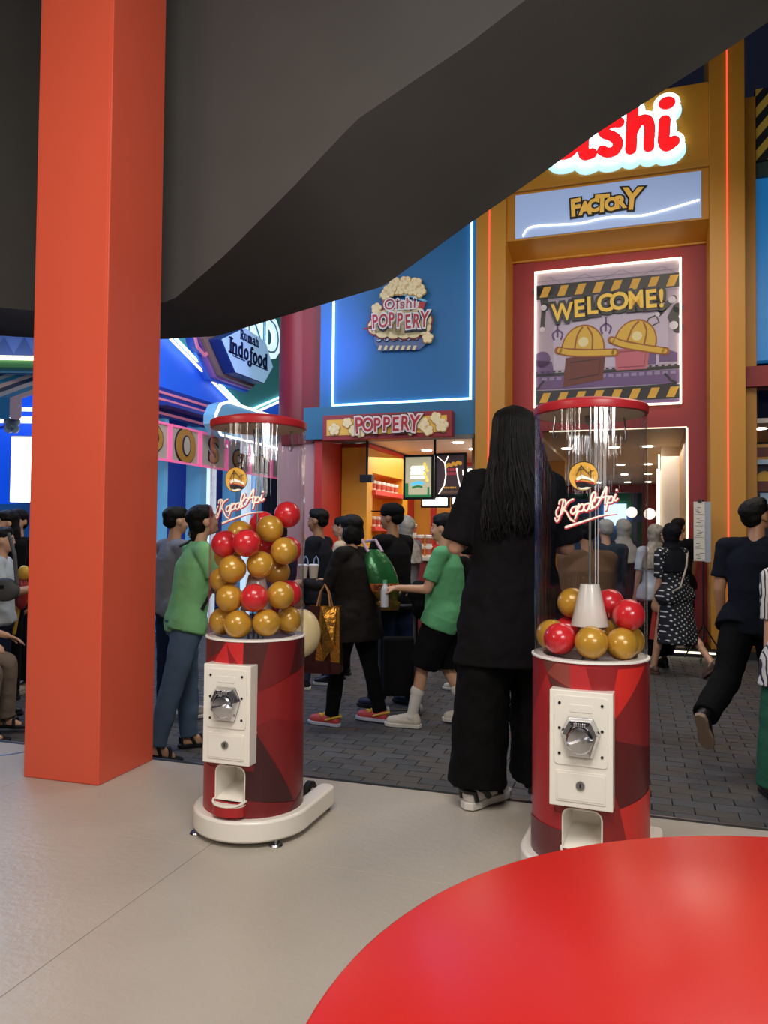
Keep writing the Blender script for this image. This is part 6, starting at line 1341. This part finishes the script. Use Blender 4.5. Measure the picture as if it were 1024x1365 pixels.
# 10 right man walking away
M11 = person('dark-haired man in black tee and trousers striding away past the yellow column', 1006, 5.0, -42, H=1.69, sex='m', hair='short', skin=skin_d, build=1.06, lean=4, look=(-30, -18), top=dict(mat=cloth('black_blue', '0f121c'), sleeve=.72, hem=-.08, loose=.03, cuff=.068), bottom=dict(mat=blk_p, loose=.016, wide=.014), legs=((-32, 2, 32), (8, 3, 2)),
  arms=(((.10, -.12, -1), (.0, .18, -1)), ((.10, .1, -1), (0, .5, -.8))), shoes=dict(mat=black_s, sole=M('sole_beige', '8c7460', .7)), vs=.008, curl=(28, 20))
g = G(); o, f3 = M11.shoe1
for j in range(16):
    for r_ in range(2):
        if (j+r_) % 2 == 0: y = -.06+.25*j/16; g.box(*sorted((f3(-.047, 0, 0)[0], f3(-.044, 0, 0)[0])), f3(0, y, 0)[1], f3(0, y+.0155, 0)[1], f3(0, 0, .006+.010*r_)[2], f3(0, 0, .016+.010*r_)[2])
M11.part('checker_print', g, M('check_white', 'c8c8c8', .6), o, kind='stuff')
# 11 striped shirt at frame edge
stripe = M('cloth_stripe', 'cfc8c2', .85); nt = stripe.node_tree; wv_ = nt.nodes.new('ShaderNodeTexWave'); wv_.inputs['Scale'].default_value = 22; wv_.inputs['Distortion'].default_value = 1.5; wv_.inputs['Detail'].default_value = 1
tc_ = [n for n in nt.nodes if n.type == 'TEX_COORD'][0]; nt.links.new(tc_.outputs['Object'], wv_.inputs[0]); cr_ = nt.nodes.new('ShaderNodeValToRGB'); cr_.color_ramp.elements[0].color = (.02, .02, .03, 1); cr_.color_ramp.elements[1].color = (.62, .58, .54, 1); cr_.color_ramp.elements[0].position = .18; cr_.color_ramp.elements[1].position = .34
nt.links.new(wv_.outputs[0], cr_.inputs[0]); nt.links.new(cr_.outputs[0], nt.nodes['Principled BSDF'].inputs['Base Color'])
person('person in striped white shirt and green trousers cut by the photo edge', 1066, 4.15, -10, H=1.5, top=dict(mat=stripe, sleeve=.9, hem=-.16, loose=.05, flare=.03), bottom=dict(mat=cloth('forest_green', '2c5c48'), loose=.03, wide=.02), shoes=dict(mat=black_s), hair='short', vs=.009, legs=((8, 4, 2), (-10, 4, 2)))
# 12 polka dot woman, 13 man in black behind, 14 patterned scarf, 15 white tee
dots = M('cloth_polka', '0e1018', .85); nt = dots.node_tree; vo = nt.nodes.new('ShaderNodeTexVoronoi'); vo.voronoi_dimensions = '2D'; vo.inputs['Scale'].default_value = 25; vo.inputs['Randomness'].default_value = .15; mp2 = nt.nodes.new('ShaderNodeMapping'); mp2.inputs['Rotation'].default_value = (pi/2, 0, .5)
tc_ = [n for n in nt.nodes if n.type == 'TEX_COORD'][0]; nt.links.new(tc_.outputs['Object'], mp2.inputs[0]); nt.links.new(mp2.outputs[0], vo.inputs[0]); cr_ = nt.nodes.new('ShaderNodeValToRGB'); cr_.color_ramp.elements[0].color = (.6, .6, .6, 1); cr_.color_ramp.elements[1].color = (.006, .007, .014, 1); cr_.color_ramp.elements[0].position = .16; cr_.color_ramp.elements[1].position = .22
nt.links.new(vo.outputs['Distance'], cr_.inputs[0]); nt.links.new(cr_.outputs[0], nt.nodes['Principled BSDF'].inputs['Base Color'])
W12 = person('woman in black headscarf and white-dotted dark dress walking at the entrance', 900, 8.0, 28, H=1.58, hair='hijab', hairmat=cloth('black_scarf', '0e0f16'), build=1.12, lean=6, legs=((16, 3, 6), (-14, 3, 30)), top=dict(mat=dots, sleeve=.95, hem=-.05, loose=.03, name='dress_top'), bottom=dict(mat=dots, kind='skirt', hem=.52, flare=.03, name='dress_skirt'), shoes=dict(mat=M('flat_brown', '5c4438', .5), kind='slipper'), vs=.010)
g = G(); g.tube([W12.SC + V((.12, -.10, .0)), W12.SC + V((.0, -.19, -.13)), W12.P + V((-.12, -.17, .10)), W12.P + V((-.19, -.02, 0))], .010, 8); W12.part('bag_strap', g, M('strap_tan', 'a89c8c', .6), smooth=True)
person('short-haired man in black tee standing in the factory doorway', 906, 9.5, 5, H=1.66, sex='m', hair='short', look=(-50, 0), skin=skin_d, top=dict(mat=blk_c, sleeve=.7, hem=-.1), bottom=dict(mat=blk_p), shoes=dict(mat=black_s), vs=.011)
person('woman in pale patterned headscarf and white tee carrying a red bag by the doorway', 873, 8.5, 10, H=1.56, hair='hijab', hairmat=cloth('pattern_scarf2', '8c8478', var=.8, vs=22), top=dict(mat=cloth('white_tee', 'c4c8d0'), sleeve=.8, hem=-.1, loose=.03), bottom=dict(mat=blk_p, kind='skirt', hem=.75, flare=.04), shoes=dict(mat=black_s), vs=.011, arms=(((.12, .1, -1), (0, .3, -1)), ((.12, .2, -1), (.0, .5, -1))))
f9 = Frame((at(880, 800, 8.2).x, 8.2, 0), radians(10)); zb_ = at(880, 852, 8.2)[2]; T = Thing('tote_bag', 'red and white tote bag hanging beside the polka dot dress', 'bag', f9, (0, 0, zb_)); g = G(); g.add([(-.07, -.03, zb_+.30), (.07, -.03, zb_+.30), (.07, .03, zb_+.30), (-.07, .03, zb_+.30), (-.10, -.05, zb_), (.10, -.05, zb_), (.10, .05, zb_), (-.10, .05, zb_)], [(0, 4, 5, 1), (1, 5, 6, 2), (2, 6, 7, 3), (3, 7, 4, 0), (4, 7, 6, 5)]); T.part('bag_body', g, M('tote_red', 'b83a2c', .6)); g = G(); g.tube([(-.04, -.03, zb_+.29), (-.03, 0, zb_+.42), (.03, 0, zb_+.42), (.04, -.03, zb_+.29)], .006, 6); T.part('handle', g, M('tote_red', 'b83a2c')); g = G(); g.box(-.04, .03, -.054, -.046, zb_+.03, zb_+.24); T.part('white_panel', g, white_s)
# people seen through the emptier tube
person('person in brown top standing with back turned, seen through the clear tube', 783, 5.6, 8, H=1.56, hair='short', skin=skin_d, top=dict(mat=cloth('brown_top', '70543e'), sleeve=1.3, hem=-.12, loose=.05), bottom=dict(mat=blk_p), shoes=dict(mat=black_s), build=1.15, vs=.010)
person('person in grey cap and dark top with pale trousers, seen through the clear tube', 808, 8.0, 6, H=1.6, sex='m', hair='short', hairmat=cloth('cap_pale', 'a8a49c'), top=dict(mat=cloth('slate_top', '2c3440'), sleeve=1.6, hem=-.05), bottom=dict(mat=cloth('pale_denim', '8c9cb4')), shoes=dict(mat=black_s), vs=.012)
person('person in white headscarf and dark coat farther back behind the clear tube', 831, 9.0, -4, H=1.62, hair='hijab', hairmat=cloth('scarf_white', 'a09c94'), top=dict(mat=cloth('dark_coat', '22262e'), sleeve=1.8, hem=-.2), bottom=dict(mat=cloth('pale_denim', '8c9cb4')), shoes=dict(mat=black_s), vs=.012)
# far queue members filling the back row
person('child-height girl in black behind the green shirt girl', 620, 7.2, 60, H=1.45, hair='bob', top=dict(mat=blk_c, sleeve=.9, hem=-.1), bottom=dict(mat=blk_p), shoes=dict(mat=white_s), vs=.012)
person('dark-haired woman in navy behind the heap of balls, facing the noodle hall', 372, 8.0, 20, H=1.58, hair='bob', top=dict(mat=cloth('navy_top', '1c2440'), sleeve=1.4, hem=-.1), bottom=dict(mat=blk_p), shoes=dict(mat=black_s), vs=.012)
# crowd left of the pillar
person('boy in white shirt with a grey sling bag at the left photo edge', 2, 5.9, -75, H=1.45, sex='m', hair='short', top=dict(mat=cloth('white_shirt', 'b8c0c4'), sleeve=.7, hem=-.05), bottom=dict(mat=cloth('dark_navy', '161c30')), shoes=dict(mat=black_s), vs=.010, arms=(((.1, .3, -1), (-.1, 1, .25)), ((.1, .3, -1), (-.1, 1, .25))))
T = Thing('sling_bag', 'grey sling bag worn by the boy at the left photo edge', 'bag', Frame((at(6, 780, 5.5).x, 5.5, 0), radians(-10)), (0, 0, at(6, 800, 5.5)[2])); g = G(); zc_ = at(6, 786, 5.5)[2]; g.ball((0, 0, zc_), (.12, .05, .085), 24, 16); T.part('bag_body', g, M('bag_grey', '4c4c4c', .7), smooth=True); g = G(); g.box(-.03, .03, -.056, -.046, zc_+.01, zc_+.035); T.part('logo_patch', g, black_s); g = G(); g.tube([(.10, .0, zc_+.04), (.06, .02, zc_+.25), (-.05, .10, zc_+.4)], .014, 8); T.part('strap', g, M('bag_grey', '4c4c4c'))
person('smiling woman in black behind the boy with the sling bag', 11, 6.6, 150, H=1.60, hair='long', top=dict(mat=blk_c, sleeve=.9, hem=-.1), bottom=dict(mat=blk_p), shoes=dict(mat=black_s), vs=.010, look=(-20, 0))
person('woman in dark top with black hair facing the booth beside the pillar', 25, 6.9, 172, H=1.62, hair='bun', top=dict(mat=cloth('charcoal', '26262c'), sleeve=.9, hem=-.05), bottom=dict(mat=blk_p, kind='skirt', hem=.78, flare=.03), shoes=dict(mat=M('shoe_pale', '9c9088')), vs=.010, look=(6, 0))
T = Thing('plastic_bag', 'red and yellow plastic bag held by the crowd beside the pillar', 'bag', Frame((at(28, 790, 6.2).x, 6.2, 0), 0), (0, 0, at(28, 815, 6.2)[2])); z_ = at(28, 790, 6.2)[2]; g = G(); g.ball((0, 0, z_), (.06, .05, .14), 16, 12); T.part('bag_body', g, M('bag_red', '9c2420', .4), smooth=True); g = G(); g.ball((.03, -.02, z_+.16), (.05, .04, .06), 14, 10); g.cap((-.07, 0, z_-.32), (-.03, 0, z_-.12), .035, .03); T.part('yellow_part', g, M('bag_yellow', 'd0a030', .4), smooth=True)
# seated person's leg on a white chair: whole seated figure
ST = person('seated person in grey-brown trousers and sandals on a white chair at the left edge', -78, 5.35, -85, H=1.6, ground=STREET, legs=((82, 6, 84), (78, 6, 82)), top=dict(mat=cloth('olive', '4c4a40'), sleeve=1.4, hem=.0), bottom=dict(mat=cloth('grey_brown', '7c6c5e'), loose=.02, wide=.02), shoes=dict(mat=black_s, sole=black_s, kind='sandal'), hair='short', vs=.009, lean=6, arms=(((.1, .5, -1), (0, 1, -.3)), ((.1, .5, -1), (0, 1, -.3))))
cx0 = ST.fr; zs_ = ST.P.z - .12; T = Thing('plastic_chair', 'white tube-armed chair under the seated person at the left edge', 'chair', cx0, (0, 0, STREET)); pw_ = M('chair_white', 'b8b4ae', .4)
g = G(); g.box(-.22, .22, -.25, .22, zs_-.03, zs_); T.part('seat', g, pw_, bevel=.01)
g = G(); g.box(-.2, .2, -.29, -.265, zs_+.06, zs_+.48); T.part('backrest', g, pw_, bevel=.01)
for x in (-.21, .21):
    g = G(); g.tube([(x, .26, STREET+.006), (x, .24, STREET+.2), (x, .20, zs_-.01), (x, .1, zs_+.005)], .016, 8); T.part('leg', g, pw_, smooth=True); g = G(); g.tube([(x, -.30, STREET+.006), (x, -.26, zs_), (x, -.28, zs_+.46)], .016, 8); T.part('leg', g, pw_, smooth=True)
# cream balloon beside the full machine
bc = at(402, 844, 4.1); T = Thing('balloon', 'cream oval balloon on a stick peeking out behind the full capsule machine', 'balloon', WORLD, (bc.x, bc.y, 0)); g = G(); g.ball(bc, (.101, .101, .128), 32, 22); T.part('balloon_body', g, M('balloon_cream', 'e6cf9c', .35), smooth=True); g = G(); g.cyl((bc.x, bc.y, STREET+.02), (bc.x, bc.y, bc.z-.12), .005, seg=8); T.part('stick', g, white_s); g = G(); g.lathe([(.09, STREET+.002), (.085, STREET+.018), (0, STREET+.02)], (bc.x, bc.y, 0), 24); T.part('stick_base', g, black_s)
